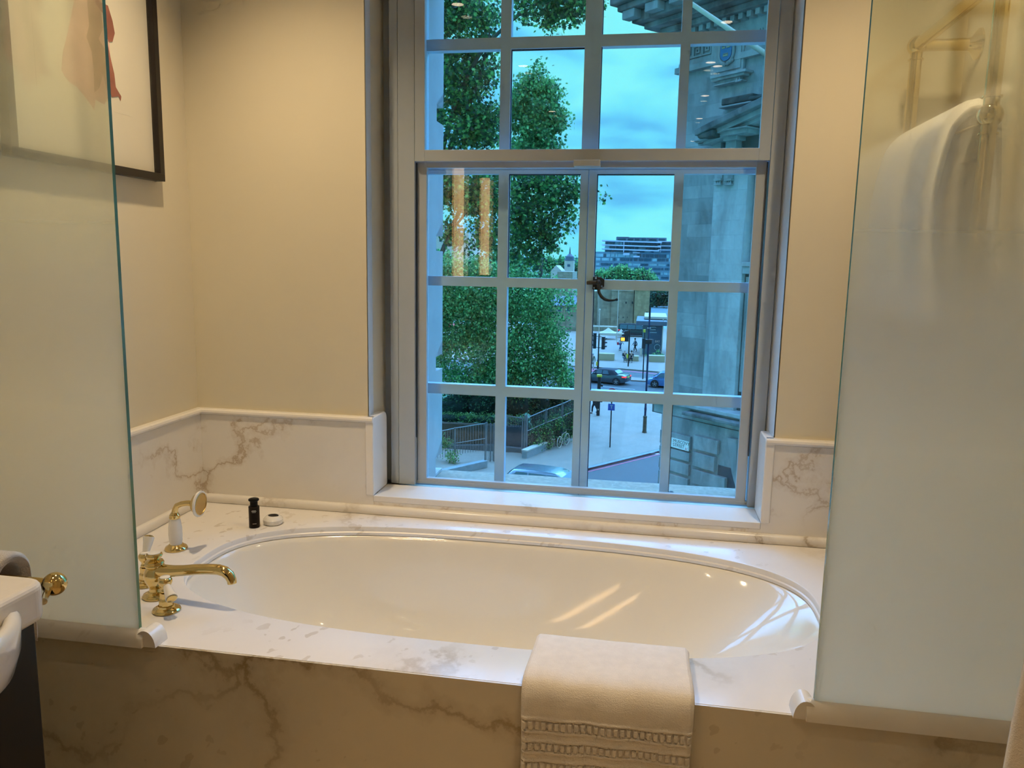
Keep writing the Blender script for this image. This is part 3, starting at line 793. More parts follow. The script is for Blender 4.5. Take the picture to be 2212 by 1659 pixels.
# C: broad bright tree filling the middle-left panes
YD = 46
b4 = V3((at(1090, 900, YD).x, YD, GZ))
tree('maple_tree', 'broad bright green tree filling the panes left of the traffic lights', b4, M['leafC'],
     [(948, 690, 26, 90, YD, 2.0), (950, 780, 24, 70, YD, 2.0), (950, 590, 24, 50, YD, 2.0), (975, 640, 42, 60, YD, 2.6), (1030, 650, 50, 70, YD, 3.0), (1090, 640, 55, 70, YD, 3.0), (1150, 650, 50, 56, YD, 2.6), (1178, 620, 26, 26, YD, 1.2), (985, 575, 42, 34, YD, 2.0), (1040, 585, 44, 40, YD, 2.0), (1110, 590, 40, 34, YD, 2.0),
      (1000, 730, 48, 50, YD, 2.4), (1060, 740, 60, 60, YD, 3.0), (1130, 730, 56, 60, YD, 3.0), (1190, 712, 34, 44, YD, 1.8), (1195, 770, 38, 50, YD, 2.0), (1140, 800, 56, 44, YD, 2.6), (1075, 810, 56, 40, YD, 2.6), (1005, 815, 50, 36, YD, 2.2), (1218, 812, 22, 34, YD, 1.2), (1228, 655, 10, 24, YD, .6)],
     54000, .175, QUAD, ([b4, b4+V3((0, 0, 2)), at(1088, 780, YD), at(1092, 660, YD)], .26, .06),
     [([at(1088, 800, YD), at(1060, 730, YD), at(1010, 650, YD), at(985, 615, YD)], .09, .02), ([at(1088, 790, YD), at(1120, 720, YD), at(1170, 640, YD)], .09, .02), ([at(1088, 805, YD), at(1140, 770, YD), at(1195, 730, YD)], .07, .015), ([at(1086, 812, YD), at(1040, 790, YD), at(980, 770, YD)], .07, .015), ([at(1086, 825, YD), at(1030, 800, YD), at(985, 790, YD)], .05, .012), ([at(1095, 700, YD), at(1107, 665, YD), at(1115, 640, YD)], .05, .012)], 4, clump=.34, ncl=1300)
def bush(name, label, cat, mt, blobs, n, size, seed, core=True, clump=.3, shape=QUAD, group=None):
    b0 = blobs[0]; c = at(b0[0], b0[1], b0[4]); base = V3((c.x, c.y, GZ))
    t = thing(name, label, cat, base, group=group)
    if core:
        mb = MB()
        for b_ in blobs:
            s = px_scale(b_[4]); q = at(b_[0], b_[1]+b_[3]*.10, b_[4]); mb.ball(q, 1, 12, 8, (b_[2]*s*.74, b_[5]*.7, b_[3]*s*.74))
        mb.build('leaf_core', M['hedge_core'], t, smooth=True)  # solid dark core filling the inside of the leaf mass
    leaf_obj('foliage', mt, t, blobs, n, size, shape, clump=clump, seed=seed)
    return t
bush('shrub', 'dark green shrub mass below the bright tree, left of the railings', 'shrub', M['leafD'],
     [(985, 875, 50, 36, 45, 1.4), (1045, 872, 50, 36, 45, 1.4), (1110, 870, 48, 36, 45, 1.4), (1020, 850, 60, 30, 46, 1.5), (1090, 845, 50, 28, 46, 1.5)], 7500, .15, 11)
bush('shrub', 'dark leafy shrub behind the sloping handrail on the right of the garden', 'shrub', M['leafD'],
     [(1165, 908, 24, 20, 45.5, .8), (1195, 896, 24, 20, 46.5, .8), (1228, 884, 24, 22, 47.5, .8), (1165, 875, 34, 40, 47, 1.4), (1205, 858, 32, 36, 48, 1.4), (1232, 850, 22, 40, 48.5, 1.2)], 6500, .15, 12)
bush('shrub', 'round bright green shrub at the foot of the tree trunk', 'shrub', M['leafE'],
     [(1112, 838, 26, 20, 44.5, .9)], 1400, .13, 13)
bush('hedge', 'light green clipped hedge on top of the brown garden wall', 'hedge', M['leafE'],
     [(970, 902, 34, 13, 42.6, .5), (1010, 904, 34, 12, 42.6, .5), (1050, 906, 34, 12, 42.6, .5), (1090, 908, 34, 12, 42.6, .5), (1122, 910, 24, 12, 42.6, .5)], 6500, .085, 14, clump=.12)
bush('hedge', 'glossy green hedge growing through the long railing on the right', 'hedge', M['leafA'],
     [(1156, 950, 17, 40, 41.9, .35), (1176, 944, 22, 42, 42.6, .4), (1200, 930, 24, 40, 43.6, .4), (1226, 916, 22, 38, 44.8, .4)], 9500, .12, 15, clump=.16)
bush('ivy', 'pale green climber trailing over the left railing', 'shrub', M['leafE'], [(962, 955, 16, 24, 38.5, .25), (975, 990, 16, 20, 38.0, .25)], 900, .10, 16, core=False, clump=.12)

# ================================================================ GARDEN WALLS AND RAILINGS
def pbox(name, mt, x0, y0, x1, y1, Y, d, parent=None, **k):
    """solid block whose near face spans the given rectangle at distance Y and that is d deep"""
    a = at((x0+x1)/2, y0, Y); b_ = at((x0+x1)/2, y1, Y); l = at(x0, (y0+y1)/2, Y); r = at(x1, (y0+y1)/2, Y)
    if parent is None and 'origin' not in k: k['origin'] = ((l.x+r.x)/2, Y, b_.z)
    return MB().box(l.x, r.x, Y, Y+d, b_.z, a.z).build(name, mt, parent, **k)
def pwall(mb, pts, Y0s, zb, t=.3, cap=0):
    """wall through plan points with tops at given pixels"""
    P = [at(px, py, Y) for (px, py), Y in zip(pts, Y0s)]
    for a, b_ in zip(P, P[1:]):
        d = V3((b_.x-a.x, b_.y-a.y, 0)).normalized(); n_ = V3((-d.y, d.x, 0))*t
        p = [V3((a.x, a.y, zb)), V3((b_.x, b_.y, zb)), V3((a.x, a.y, zb))+n_, V3((b_.x, b_.y, zb))+n_,
             a, b_, a+n_, b_+n_]
        mb.hexa(p)
    return P
t = thing('garden_wall', 'brown retaining wall under the clipped hedge, with a doorway painted in dark shade', 'garden wall', (at(1050, 960, 42).x, 42, GZ))
mb = MB(); pwall(mb, [(940, 914), (1060, 919), (1090, 921)], [41.6, 41.7, 41.7], GZ+.001, .5); mb.build('wall_face', M['brownwall'], t)
mb = MB(); pwall(mb, [(1088, 921), (1142, 923)], [41.7, 41.6], GZ+.001, .5); mb.build('doorway', M['dark_fill'], t)  # flush dark wall piece paints the shade inside the doorway
mb = MB(); pwall(mb, [(940, 963), (1060, 962), (1142, 972)], [41.2, 41.2, 41.2], GZ+.001, .38); mb.build('plinth', M['asphalt'], t)
t = thing('kerb_wall', 'low pale stone kerb wall running under the long railing towards the right', 'low wall', gp(1140, 992))
mb = MB(); KP = [gp(1138, 991), gp(1190, 968), gp(1250, 941)]
for a, b_ in zip(KP, KP[1:]):
    d = (b_-a).normalized(); n_ = V3((-d.y, d.x, 0))*.32
    mb.hexa([a, b_, a+n_, b_+n_, a+V3((0, 0, .42)), b_+V3((0, 0, .42)), a+n_+V3((0, 0, .42)), b_+n_+V3((0, 0, .42))])
mb.build('stone_course', M['kerb'], t)
mb = MB()
for a, b_ in zip(KP, KP[1:]):
    d = (b_-a).normalized(); n_ = V3((-d.y, d.x, 0)); u_ = V3((0, 0, .42)); a2, b2_ = a-n_*.03, b_-n_*.03; n2 = n_*.38
    mb.hexa([a2+u_, b2_+u_, a2+n2+u_, b2_+n2+u_]+[q+V3((0, 0, .07)) for q in (a2+u_, b2_+u_, a2+n2+u_, b2_+n2+u_)])
mb.build('coping', M['canvas'], t)
t = thing('kerb_wall', 'low pale stone wall at the foot of the left garden railing', 'low wall', gp(985, 1018))
mb = MB(); a, b_ = gp(950, 1034), gp(1053, 1010); d = (b_-a).normalized(); n_ = V3((-d.y, d.x, 0))*.35; h_ = V3((0, 0, .38))
mb.hexa([a, b_, a+n_, b_+n_, a+h_, b_+h_, a+n_+h_, b_+n_+h_]); mb.build('stone_course', M['kerb'], t, bevel=.02)
def railing(label, pts, h, z0, step=.14, post=None, lower=.5, mt='railing', name='railing'):
    """pts: plan points with z; handrails follow them; bars hang between"""
    base = V3((pts[0].x, pts[0].y, z0)); t = thing(name, label, 'railing', base)
    up = V3((0, 0, 1))
    for i, (a, b_) in enumerate(zip(pts, pts[1:])):
        MB().cyl(a, b_, .028, n=8).build('handrail', M['raillight'], t)
        lo = up*lower
        MB().cyl(a-lo, b_-lo, .022, n=8).build('lower_rail', M['raillight'], t)
        L = (b_-a).length; k = max(2, int(L/step)); mb = MB()
        for j in range(k+1):
            q = a.lerp(b_, j/k); mb.box(q.x-.011, q.x+.011, q.y-.011, q.y+.011, q.z-h, q.z)
        mb.build('bars', M[mt], t, label='row of thin upright bars')
    for q in (pts if post is None else [pts[i] for i in post]):
        MB().box(q.x-.05, q.x+.05, q.y-.05, q.y+.05, q.z-h, q.z+.05).build('post', M[mt], t)
    return t
Yl = 38.5
railing('grey railing with sloping handrail in front of the brown wall', [at(925, 937, Yl), at(983, 925, Yl), at(1051, 914, Yl)], at(983, 925, Yl).z-GZ-.35, GZ, lower=.85)
r2 = [at(1138, 903, 41.2), at(1180, 885, 42.6), at(1215, 872, 43.8), at(1262, 851, 45.6)]
railing('long grey railing climbing to the right above the kerb wall', r2, 1.75, GZ, lower=.78)
t = thing('garden_gate', 'tall dark iron gate between the two railings', 'gate', V3((at(1058, 960, 38.9).x, 38.9, GZ)))
for x in (1049, 1060, 1068):
    q = at(x, 914, 38.9); MB().box(q.x-.035, q.x+.035, q.y-.035, q.y+.035, GZ, q.z).build('post', M['railing'], t)
mb = MB()
for x in (1052.5, 1056, 1063, 1065.5):
    q = at(x, 917, 38.9); mb.box(q.x-.012, q.x+.012, q.y-.012, q.y+.012, GZ+.05, q.z)
mb.build('bars', M['railing'], t)
t = thing('garden_gate', 'short panel of railing with square posts above the dark doorway', 'gate', V3((at(1110, 960, 41.3).x, 41.3, GZ)))
for x, y0_, y1_ in ((1095, 897, 920), (1129, 900, 996), (1134, 897, 996), (1138, 896, 996)):
    q = at(x, y0_, 41.0); q2 = at(x, y1_, 41.0); MB().box(q.x-.04, q.x+.04, q.y-.04, q.y+.04, max(GZ, q2.z), q.z).build('post', M['railing'], t)
mb = MB(); mb.cyl(at(1096, 898, 41.0), at(1129, 904, 41.0), .03, n=8); mb.build('handrail', M['railing'], t)
mb = MB()
for k in range(9):
    x = 1099+k*3.6; q = at(x, 899+k*.65, 41.0); q2 = at(x, 922, 41.0); mb.box(q.x-.012, q.x+.012, q.y-.012, q.y+.012, q2.z, q.z)
mb.build('bars', M['railing'], t)

# ================================================================ CORNER BUILDING (right panes)
_d = ray(1465, 955); _h = math.hypot(_d.x, _d.y)
FC = CAM + _d*(30/_h)
FE = V3((math.sin(PI/4), -math.cos(PI/4), 0))       # runs to the right = towards us
FN = V3((-math.cos(PI/4), -math.sin(PI/4), 0))      # outward normal
def fpt(px, py, d=0):
    dr = ray(px, py); c = FC+FN*d; k = FN.dot(c-CAM)/FN.dot(dr); return CAM+dr*k
F0 = fpt(1459, 500)                                  # far-left corner of the plain wall
F0 = V3((F0.x, F0.y, 0))
def fs(px, py, d=0):
    q = fpt(px, py, d); return ((q-F0).dot(FE), q.z)
def fbox(mb, s0, s1, z0, z1, d0, d1):
    p = []
    for z in (z0, z1):
        for d in (d0, d1):
            for s in (s0, s1): p.append(F0+FE*s+FN*d+V3((0, 0, z)))
    # keep outward orientation
    mb.hexa([p[2], p[3], p[0], p[1], p[6], p[7], p[4], p[5]])
def ffb(mb, x0, y0, x1, y1, d0, d1):
    s0, _ = fs(x0, (y0+y1)/2, d1); s1, _ = fs(x1, (y0+y1)/2, d1); _, zt_ = fs((x0+x1)/2, y0, d1); _, zb_ = fs((x0+x1)/2, y1, d1)
    fbox(mb, s0, s1, zb_, zt_, d0, d1)
SE = fs(1700, 600)[0]
bl = thing('stone_building', 'monumental pale stone corner building with cornice, pediment and blue shield, filling the right panes', 'building', F0+V3((0, 0, GZ)))
z_c = fs(1440, 60)[1]
s1_ = fs(1533, 560, .0)[0]
mb = MB(); fbox(mb, 0, SE, GZ+4.9, fs(1500, 150)[1], -6, 0); mb.build('main_wall', M['asb'], bl)
z_top = fs(1500, 20)[1]
s_pier0, s_pier1 = fs(1531, 600, .28)[0], fs(1602, 600, .28)[0]
mb = MB(); fbox(mb, s_pier0, s_pier1, GZ+4.2, fs(1570, 305, .28)[1], .001, .28); mb.build('pier', M['asb2'], bl)
# dark slab painting the recess shade, with attached column to the right of the pier
sr0 = s_pier1
mb = MB(); fbox(mb, sr0+.001, sr0+.30, GZ+4.9, fs(1605, 300)[1], .001, .10)
mb.build('recess_shade_slab', M['sooty_shaded'], bl)
cs = fs(1613, 450, .1)[0]
mb = MB(); c_ = F0+FE*(cs+.1)+FN*.12
zc0, zc1 = fs(1612, 570, .1)[1], fs(1612, 325, .1)[1]
nfl = 20; prof = []
for zz in (zc0, zc1):
    pass
mb.cyl(V3((c_.x, c_.y, zc0)), V3((c_.x, c_.y, zc1)), .17, .15, 20); mb.build('column', M['plain'], bl, smooth=30)
mb = MB(); ffb(mb, 1601, 566, 1632, 576, .0, .40); ffb(mb, 1603, 576, 1632, 592, 0, .34); ffb(mb, 1603, 598, 1632, 850, 0, .12); mb.build('column_pedestal', M['plain'], bl, bevel=.02)
# hanging guttae brackets on the pier
for x in (1553, 1575.5):
    mb = MB(); sA, zA = fs(x-7, 385, .34); sB, _ = fs(x+6.5, 385, .34); w_ = sB-sA
    z1_, z2_, z3_, z4_ = fs(x, 374, .34)[1], fs(x, 386, .34)[1], fs(x, 391, .34)[1], fs(x, 399, .34)[1]
    fbox(mb, sA+w_*.18, sB, z2_, z1_, .281, .34); fbox(mb, sA-.03, sB+.03, z3_, z2_, .281, .44); fbox(mb, sA-.02, sB+.02, z4_-.02, z4_+.03, .281, .42)
    mb.build('bracket', M['plain'], bl, bevel=.01)
    mb = MB()
    for k in range(3):
        s_ = sA+w_*(.2+.3*k); q = F0+FE*s_+FN*.36
        mb.cyl(V3((q.x, q.y, z4_+.03)), V3((q.x, q.y, z3_)), .055, .025, 10)
    mb.build('guttae', M['plain'], bl, smooth=40)
# upper frieze with key pattern and mouldings
zf0, zf1 = fs(1510, 146)[1], fs(1510, 92)[1]
mb = MB(); fbox(mb, -.02, SE, fs(1500, 150)[1]+.001, z_c+3.4, -6, .02)
mb.build('frieze', M['plain'], bl)
mb = MB(); zz = fs(1510, 142, .2)[1]; fbox(mb, -.22, SE, zz-.10, zz+.10, 0, .22); fbox(mb, -.12, SE, zz+.10, zz+.24, 0, .12); zz = fs(1510, 126, .1)[1]; fbox(mb, -.09, SE, zz-.05, zz+.02, .021, .09)
mb.build('string_moulding', M['plain'], bl)
# greek key relief
mb = MB(); za, zb_ = fs(1512, 122, .06)[1], fs(1512, 97, .06)[1]; H = zb_-za; u_ = H/5
s_ = fs(1489, 110, .06)[0]-3*u_
while s_ < fs(1640, 110, .06)[0]:
    if not (fs(1533, 110)[0]-.1 < s_+2*u_ < fs(1612, 110)[0]):
        for (a, b_, c, d_) in ((0, .7, 0, 5), (.7, 4, 4.3, 5), (3.3, 4, 1.6, 4.3), (1.7, 3.3, 1.6, 2.3), (1.7, 2.4, 2.3, 3.2), (.7, 5.3, 0, .7), (4.7, 5.3, .7, 5)):
            fbox(mb, s_+a*u_, s_+b_*u_, za+c*u_, za+d_*u_, .021, .085)
    elif mb.v:
        mb.build('key_pattern', M['plain'], bl); mb = MB()
    s_ += 5.4*u_
if mb.v: mb.build('key_pattern', M['plain'], bl)
# dentils
zd0, zd1 = fs(1560, 52, .35)[1], fs(1560, 40, .35)[1]
s_ = -.4; mb = MB(); k = 0
while s_ < SE:
    fbox(mb, s_, s_+.17, zd0, zd1, .021, .36); s_ += .34
mb.build('dentils', M['plain'], bl)
# main cornice, stepped, weathered
zk = zd1
mb = MB(); fbox(mb, -.75, SE, zk, zk+.22, 0, .55); fbox(mb, -1.15, SE, zk+.22, zk+.42, 0, .95); mb.build('bed_mould', M['cornice'], bl, bevel=.04)
mb = MB(); fbox(mb, -1.75, SE, zk+.80, zk+1.02, -1, 1.75); fbox(mb, -1.95, SE, zk+1.02, zk+1.30, -1, 1.95); fbox(mb, -1.45, SE, zk+.42, zk+.80, -1, 1.30); mb.build('main_cornice', M['cornice'], bl, bevel=.05)
s_ = -1.55; mb = MB()
while s_ < SE: fbox(mb, s_, s_+.62, zk+.50, zk+.80, 1.30, 1.68); s_ += 1.15
mb.build('modillions', M['plain'], bl, bevel=.03)
mb = MB(); fbox(mb, -1.3, SE, zk+1.30, zk+3.4, -1, 1.25); fbox(mb, -1.6, SE, zk+3.1, zk+3.4, -1, 1.6); mb.build('attic', M['cornice'], bl, bevel=.04)
# cartouche with shield
mb = MB(); ffb(mb, 1536, 84, 1606, 158, .022, .16); ffb(mb, 1543, 90, 1600, 152, .16, .20)
mb.build('cartouche_panel', M['plain'], bl, bevel=.015)
mb = MB(); ffb(mb, 1534, 156, 1610, 162, .022, .42); ffb(mb, 1536, 162, 1606, 169, .022, .34); ffb(mb, 1546, 169, 1598, 178, .022, .22); ffb(mb, 1541, 177, 1602, 180, .022, .30)
mb.build('cartouche_shelf', M['plain'], bl, bevel=.015)
for x in (1545, 1593):
    mb = MB()
    for k in range(2):
        sA, zA = fs(x-2+k*5.5, 169, .3); q = F0+FE*sA+FN*.27; mb.cyl(V3((q.x, q.y, fs(x, 177, .3)[1])), V3((q.x, q.y, zA)), .07, .03, 8)
    mb.build('guttae', M['plain'], bl, smooth=40)
sc_, zc_ = fs(1569, 118, .24); wS = (fs(1581, 118, .24)[0]-fs(1557, 118, .24)[0])/2; hS = (fs(1569, 94, .24)[1]-fs(1569, 133, .24)[1])
outl = []
zt2 = fs(1569, 92, .24)[1]
for k in range(21):
    a = PI*k/20; outl.append((sc_+wS*math.cos(a), zt2-hS*.62-hS*.38*math.sin(a)))
outl += [(sc_-wS, zt2), (sc_+wS, zt2)]
ps = [F0+FE*s_+FN*.205+V3((0, 0, z)) for s_, z in outl]
mb = MB(); mb.prism(ps, FN*.07); sh = mb.build('shield', M['shield'], bl, label='bright blue shield with three gilt crowns')
for dx, dz in ((-.42, -.22), (.42, -.22), (0, -.66)):
    mb = MB(); s0_, z0_ = sc_+dx*wS, zt2+dz*hS; w_ = .30*wS if dz > -.5 else .42*wS
    fbox(mb, s0_-w_, s0_+w_, z0_-.10*hS, z0_-.02*hS, .27, .30)
    for q_ in (-1, 0, 1):
        c_ = F0+FE*(s0_+q_*w_*.72)+FN*.285+V3((0, 0, z0_+.03*hS)); mb.ball(c_, w_*.24, 8, 6)
    mb.build('crown', M['gold'], sh, origin=bl.location)
mb = MB()
for sgn in (-1, 1):
    pts = [(sc_+sgn*wS*1.15, zt2-.05), (sc_+sgn*wS*1.3, zt2-hS*.45), (sc_+sgn*wS*1.25, zt2-hS*.8), (sc_+sgn*wS*.8, zt2-hS*1.05), (sc_+sgn*wS*.2, zt2-hS*1.12), (sc_+sgn*wS*.5, zt2-hS*1.25)]
    mb.tube(smooth_pts([F0+FE*a+FN*.25+V3((0, 0, b_)) for a, b_ in pts]), .05, 8)
    for k in range(4):
        mb.ball(F0+FE*(sc_+sgn*wS*(.25+.28*k))+FN*.24+V3((0, 0, zt2-hS*(1.18-.05*k))), .07, 8, 6)
mb.build('carved_scroll', M['plain'], bl, smooth=True)
# parapet block stained black above the pediment
mb = MB(); ffb(mb, 1558, 207, 1625, 222, .001, .55); mb.build('stained_block', M['sooty_shaded'], bl, bevel=.04)
mb = MB(); ffb(mb, 1552, 222, 1640, 226, .001, .60); ffb(mb, 1560, 226, 1640, 262, .001, .25); mb.build('parapet_block', M['plain'], bl, bevel=.02)
mb = MB(); ffb(mb, 1616, 205, 1650, 214, .001, .75); mb.build('stained_scroll', M['sooty_shaded'], bl, bevel=.05)
# pediment: raking and horizontal cornices
def rake(mb, p0, p1, h0, h1, d0, d1):
    a = fs(*p0, d1); b_ = fs(*p1, d1)
    pts = [(a[0], a[1]+h0), (b_[0], b_[1]+h0), (b_[0], b_[1]+h1), (a[0], a[1]+h1)]
    ps = [F0+FE*s_+FN*d0+V3((0, 0, z)) for s_, z in pts]
    mb.prism(ps, FN*(d1-d0))
mb = MB(); rake(mb, (1500, 283), (1655, 208), -.16, .06, .3, 1.55); mb.build('raking_cornice', M['cornice'], bl, bevel=.03)
mb = MB(); rake(mb, (1510, 286), (1655, 218), -.30, -.12, .3, 1.30); rake(mb, (1520, 290), (1655, 228), -.36, -.2, .3, 1.1); mb.build('raking_mould', M['plain'], bl, bevel=.02)
mb = MB(); ffb(mb, 1505, 280, 1540, 297, .3, 1.5); mb.build('cornice_end', M['sooty_shaded'], bl, bevel=.08)
mb = MB(); ffb(mb, 1533, 280, 1612, 292, .3, 1.15); ffb(mb, 1533, 277, 1612, 280.5, .3, 1.28); mb.build('entablature', M['plain'], bl, bevel=.02)
mb = MB(); ffb(mb, 1606, 250, 1660, 340, .281, .50); mb.build('tympanum', M['sooty_shaded'], bl)
mb = MB(); ffb(mb, 1496, 298, 1545, 302, .29, .75); ffb(mb, 1502, 303, 1545, 306, .29, .62); ffb(mb, 1508, 308, 1545, 311, .29, .5); mb.build('impost_mould', M['plain'], bl, bevel=.01)
mb = MB(); ffb(mb, 1520, 311, 1640, 330, .285, .45); ffb(mb, 1536, 303, 1556, 350, .45, .70); ffb(mb, 1566, 303, 1588, 350, .45, .80); ffb(mb, 1562, 293, 1592, 303, .45, .95); mb.build('capital', M['plain'], bl, bevel=.02)
# podium: ledges, rusticated base courses
z_l = fs(1520, 880, .5)[1]
mb = MB(); fbox(mb, -.15, SE, z_l-.55, z_l-.1, -6, .55); fbox(mb, -.35, SE, z_l-.1, z_l+.05, -6, .75); mb.build('plinth_course', M['asb2'], bl, bevel=.03)
z_s = fs(1530, 905, 1.0)[1]
mb = MB(); fbox(mb, fs(1474, 892, 1.0)[0], SE, z_s-.05, z_s+.07, .55, 1.05); mb.build('string_course', M['cornice'], bl, bevel=.03)
mb = MB(); ffb(mb, 1398, 862, 1440, 872, -.6, .9); ffb(mb, 1408, 874, 1440, 893, -.6, .5); mb.build('corner_ledge', M['cornice'], bl, bevel=.03)
mb = MB(); fbox(mb, .35, SE, GZ, z_l-.55, -6, .62); mb.build('podium', M['plain'], bl)
# rusticated blocks (raised) either side of a slim flat strip
sa0, sa1, sb0, sb1 = fs(1425, 980, .7)[0], fs(1487, 985, .7)[0], fs(1499, 985, .7)[0], fs(1552, 1000, .7)[0]
zs = [fs(1465, y, .7)[1] for y in (938, 942, 966, 972, 991, 997, 1021, 1028, 1062, 1070, 1100)]
blocks = [(zs[1], zs[0]+.25)] + [(zs[k+1], zs[k]) for k in (2, 4, 6, 8)]
mbs = MB()
for za, zb2 in [(zs[2]-.0, zs[0]+.02), (zs[4], zs[3]), (zs[6], zs[5]), (zs[8], zs[7]), (zs[10], zs[9])]:
    q = MB(); fbox(q, sa0, sa1+.06, za, zb2, .62, .74); q.build('rusticated_block', M['plain'], bl, bevel=.015)
zr_ = [fs(1525, y, .7)[1] for y in (945, 975, 982, 1013, 1020, 1051, 1058, 1090)]
for za, zb2, sx in [(zr_[1], zr_[0], sb1-.15), (zr_[3], zr_[2], sb1-.25), (zr_[5], zr_[4], sb1+.25), (zr_[7], zr_[6], sb1+.1)]:
    q = MB(); fbox(q, sb0, sx+.12, za, zb2, .62, .78); q.build('rusticated_block', M['plain'], bl, bevel=.015)
q = MB(); pA = [fs(1570, 945, .8), fs(1590, 950, .8), fs(1590, 1060, .8), fs(1580, 1022, .8)]
q.prism([F0+FE*a+FN*.62+V3((0, 0, z)) for a, z in pA], FN*.18); q.build('arch_stone', M['plain'], bl, bevel=.02)
q = MB(); ffb(q, 1548, 1024, 1700, 1090, .1, .63); q.build('dark_arch_panel', M['dark_fill'], bl)  # dark panel standing in for the arch opening
# street name sign
s0_, z0_ = fs(1449, 966, .78); s1b = fs(1487, 966, .78)[0]; zt_s = fs(1452, 945.5, .78)[1]
sp = F0+FE*s0_+FN*.745; 
sg = thing('street_sign', 'white street name plate reading MUSCOVY STREET on the stone corner building', 'street sign', V3((sp.x, sp.y, z0_)))
mb = MB(); fbox(mb, s0_, s1b, z0_+.02, zt_s, .745, .775); mb.build('plate', M['signwhite'], sg)
def fmat(s, z, d): 
    return Matrix.Translation(F0+FE*s+FN*d+V3((0, 0, z))-sg.location) @ Matrix((FE, V3((0, 0, 1)), FN)).transposed().to_4x4()
hh = zt_s-z0_
text('MUSCOVY\nSTREET', 'lettering', M['ink'], hh*.46, sg, fmat(s0_+.10, zt_s-hh*.40, .776), .002)
text('EC', 'lettering', M['signred'], hh*.30, sg, fmat(s1b-.16, z0_+hh*.12, .776), .002)
mb = MB(); ffb(mb, 1443, 944, 1448.5, 966, .745, .80); o = mb.build('wall_plaque', M['dark_fill'], origin=F0+FN*.75, bevel=.01); tag(o, 'small dark plaque on the wall beside the street name plate', 'plaque')
# flagpole
fp0, fp1 = fpt(1470, -8, 6.0), fpt(1662, 122, 1.0)
fo = thing('flagpole', 'slanting white flagpole fixed to the upper wall of the stone building', 'flagpole', fp1)
MB().tube([fp1, fp1.lerp(fp0, .5), fp0], [.085, .075, .055], 14).build('pole', M['canvas'], fo, smooth=True)
MB().ball(fp1, .16, 14, 9).build('socket', M['iron'], fo, smooth=True)
# ================================================================ FAR BACKGROUND
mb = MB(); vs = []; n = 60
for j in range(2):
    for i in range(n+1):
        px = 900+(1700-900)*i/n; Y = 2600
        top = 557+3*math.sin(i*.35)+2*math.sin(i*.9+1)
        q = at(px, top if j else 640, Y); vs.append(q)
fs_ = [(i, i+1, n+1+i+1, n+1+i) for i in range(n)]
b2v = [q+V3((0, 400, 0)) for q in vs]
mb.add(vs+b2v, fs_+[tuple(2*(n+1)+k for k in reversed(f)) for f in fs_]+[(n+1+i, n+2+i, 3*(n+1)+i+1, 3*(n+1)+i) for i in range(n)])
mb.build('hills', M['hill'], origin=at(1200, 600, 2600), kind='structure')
slab_poly('river_bank', M['grass'], [(-160, 560), (300, 520), (300, 900), (-200, 900)], GZ+2, 9)
mb = MB(); mb.box(-12, 60, 330, 345, GZ-6, at(1420, 652, 330).z); 
mb.build('embankment', M['brownwall'], origin=(20, 330, GZ-6), kind='structure')
bush('tree_row', 'dark green riverside trees seen past the fortress tower', 'trees', M['leafD'],
     [(1410, 640, 14, 16, 320, 4), (1440, 643, 26, 14, 320, 4), (1475, 640, 26, 16, 320, 4)], 2600, 1.1, 31, clump=2)
# apartment block across the river
YP = 430
ab = thing('apartment_block', 'glassy modern apartment block with white balcony slabs across the river', 'building', V3((at(1370, 600, YP).x, YP, GZ)))
pbox('body', M['aptgrey'], 1306, 521, 1480, 602, YP+1.5, 22, ab)
pbox('lower_body', M['aptgrey'], 1276, 545, 1480, 606, YP+.5, 25, ab)
pbox('penthouse', M['aptgrey'], 1331, 513, 1440, 521.5, YP+4, 14, ab)
for a, b_, c, d in ((1332, 511.5, 1359, 513.5), (1361, 513, 1376, 515), (1377, 513.5, 1395, 515.5), (1398, 514.5, 1420, 516.5), (1424, 515.5, 1438, 517)):
    pbox('roof_slab', M['slate'], a, b_, c, d, YP+3, 15, ab)
for x0, x1 in ((1334, 1352), (1356, 1368), (1371, 1381), (1386, 1396), (1402, 1418), (1423, 1437)):
    pbox('penthouse_window', M['winglass'], x0, 515.5, x1, 520, YP+3.9, .2, ab)
def pl(y, x): return y + (x-1300)*.034
for y, x0, x1 in ((519.5, 1300, 1430), (528.8, 1300, 1428), (537.5, 1300, 1424)):
    a = at(x0, y, YP); b_ = at(x1, pl(y, x1), YP-4)
    mb = MB(); hgt = .32
    mb.hexa([a+V3((0, 0, -hgt)), b_+V3((0, 0, -hgt)), a+V3((0, 9, -hgt)), b_+V3((0, 12, -hgt)), a+V3((0, 0, hgt)), b_+V3((0, 0, hgt)), a+V3((0, 9, hgt)), b_+V3((0, 12, hgt))])
    mb.build('balcony_slab', M['slab'], ab)
for y in (520.8, 530.5, 539): pbox('balcony_slab', M['slab'], 1421, y, 1470, y+1.8, YP-3, 12, ab)
for y0, y1 in ((521.5, 528), (531, 537), (540, 546)):
    x = 1308; k = 0
    rr2 = random.Random(int(y0))
    while x < 1426:
        w = rr2.choice([6, 8, 11, 14]); pbox('window', M['winglass'] if rr2.random() < .68 else M['winlight'], x, y0+(x-1300)*.02, min(x+w, 1427), y1+(x-1300)*.025, YP+1.2, .4, ab); x += w+rr2.choice([1, 1.5, 2.5])
for x in (1347.3, 1427.3): pbox('white_fin', M['slab'], x-.8, 521, x+.8, 545, YP-1.5, 2, ab)
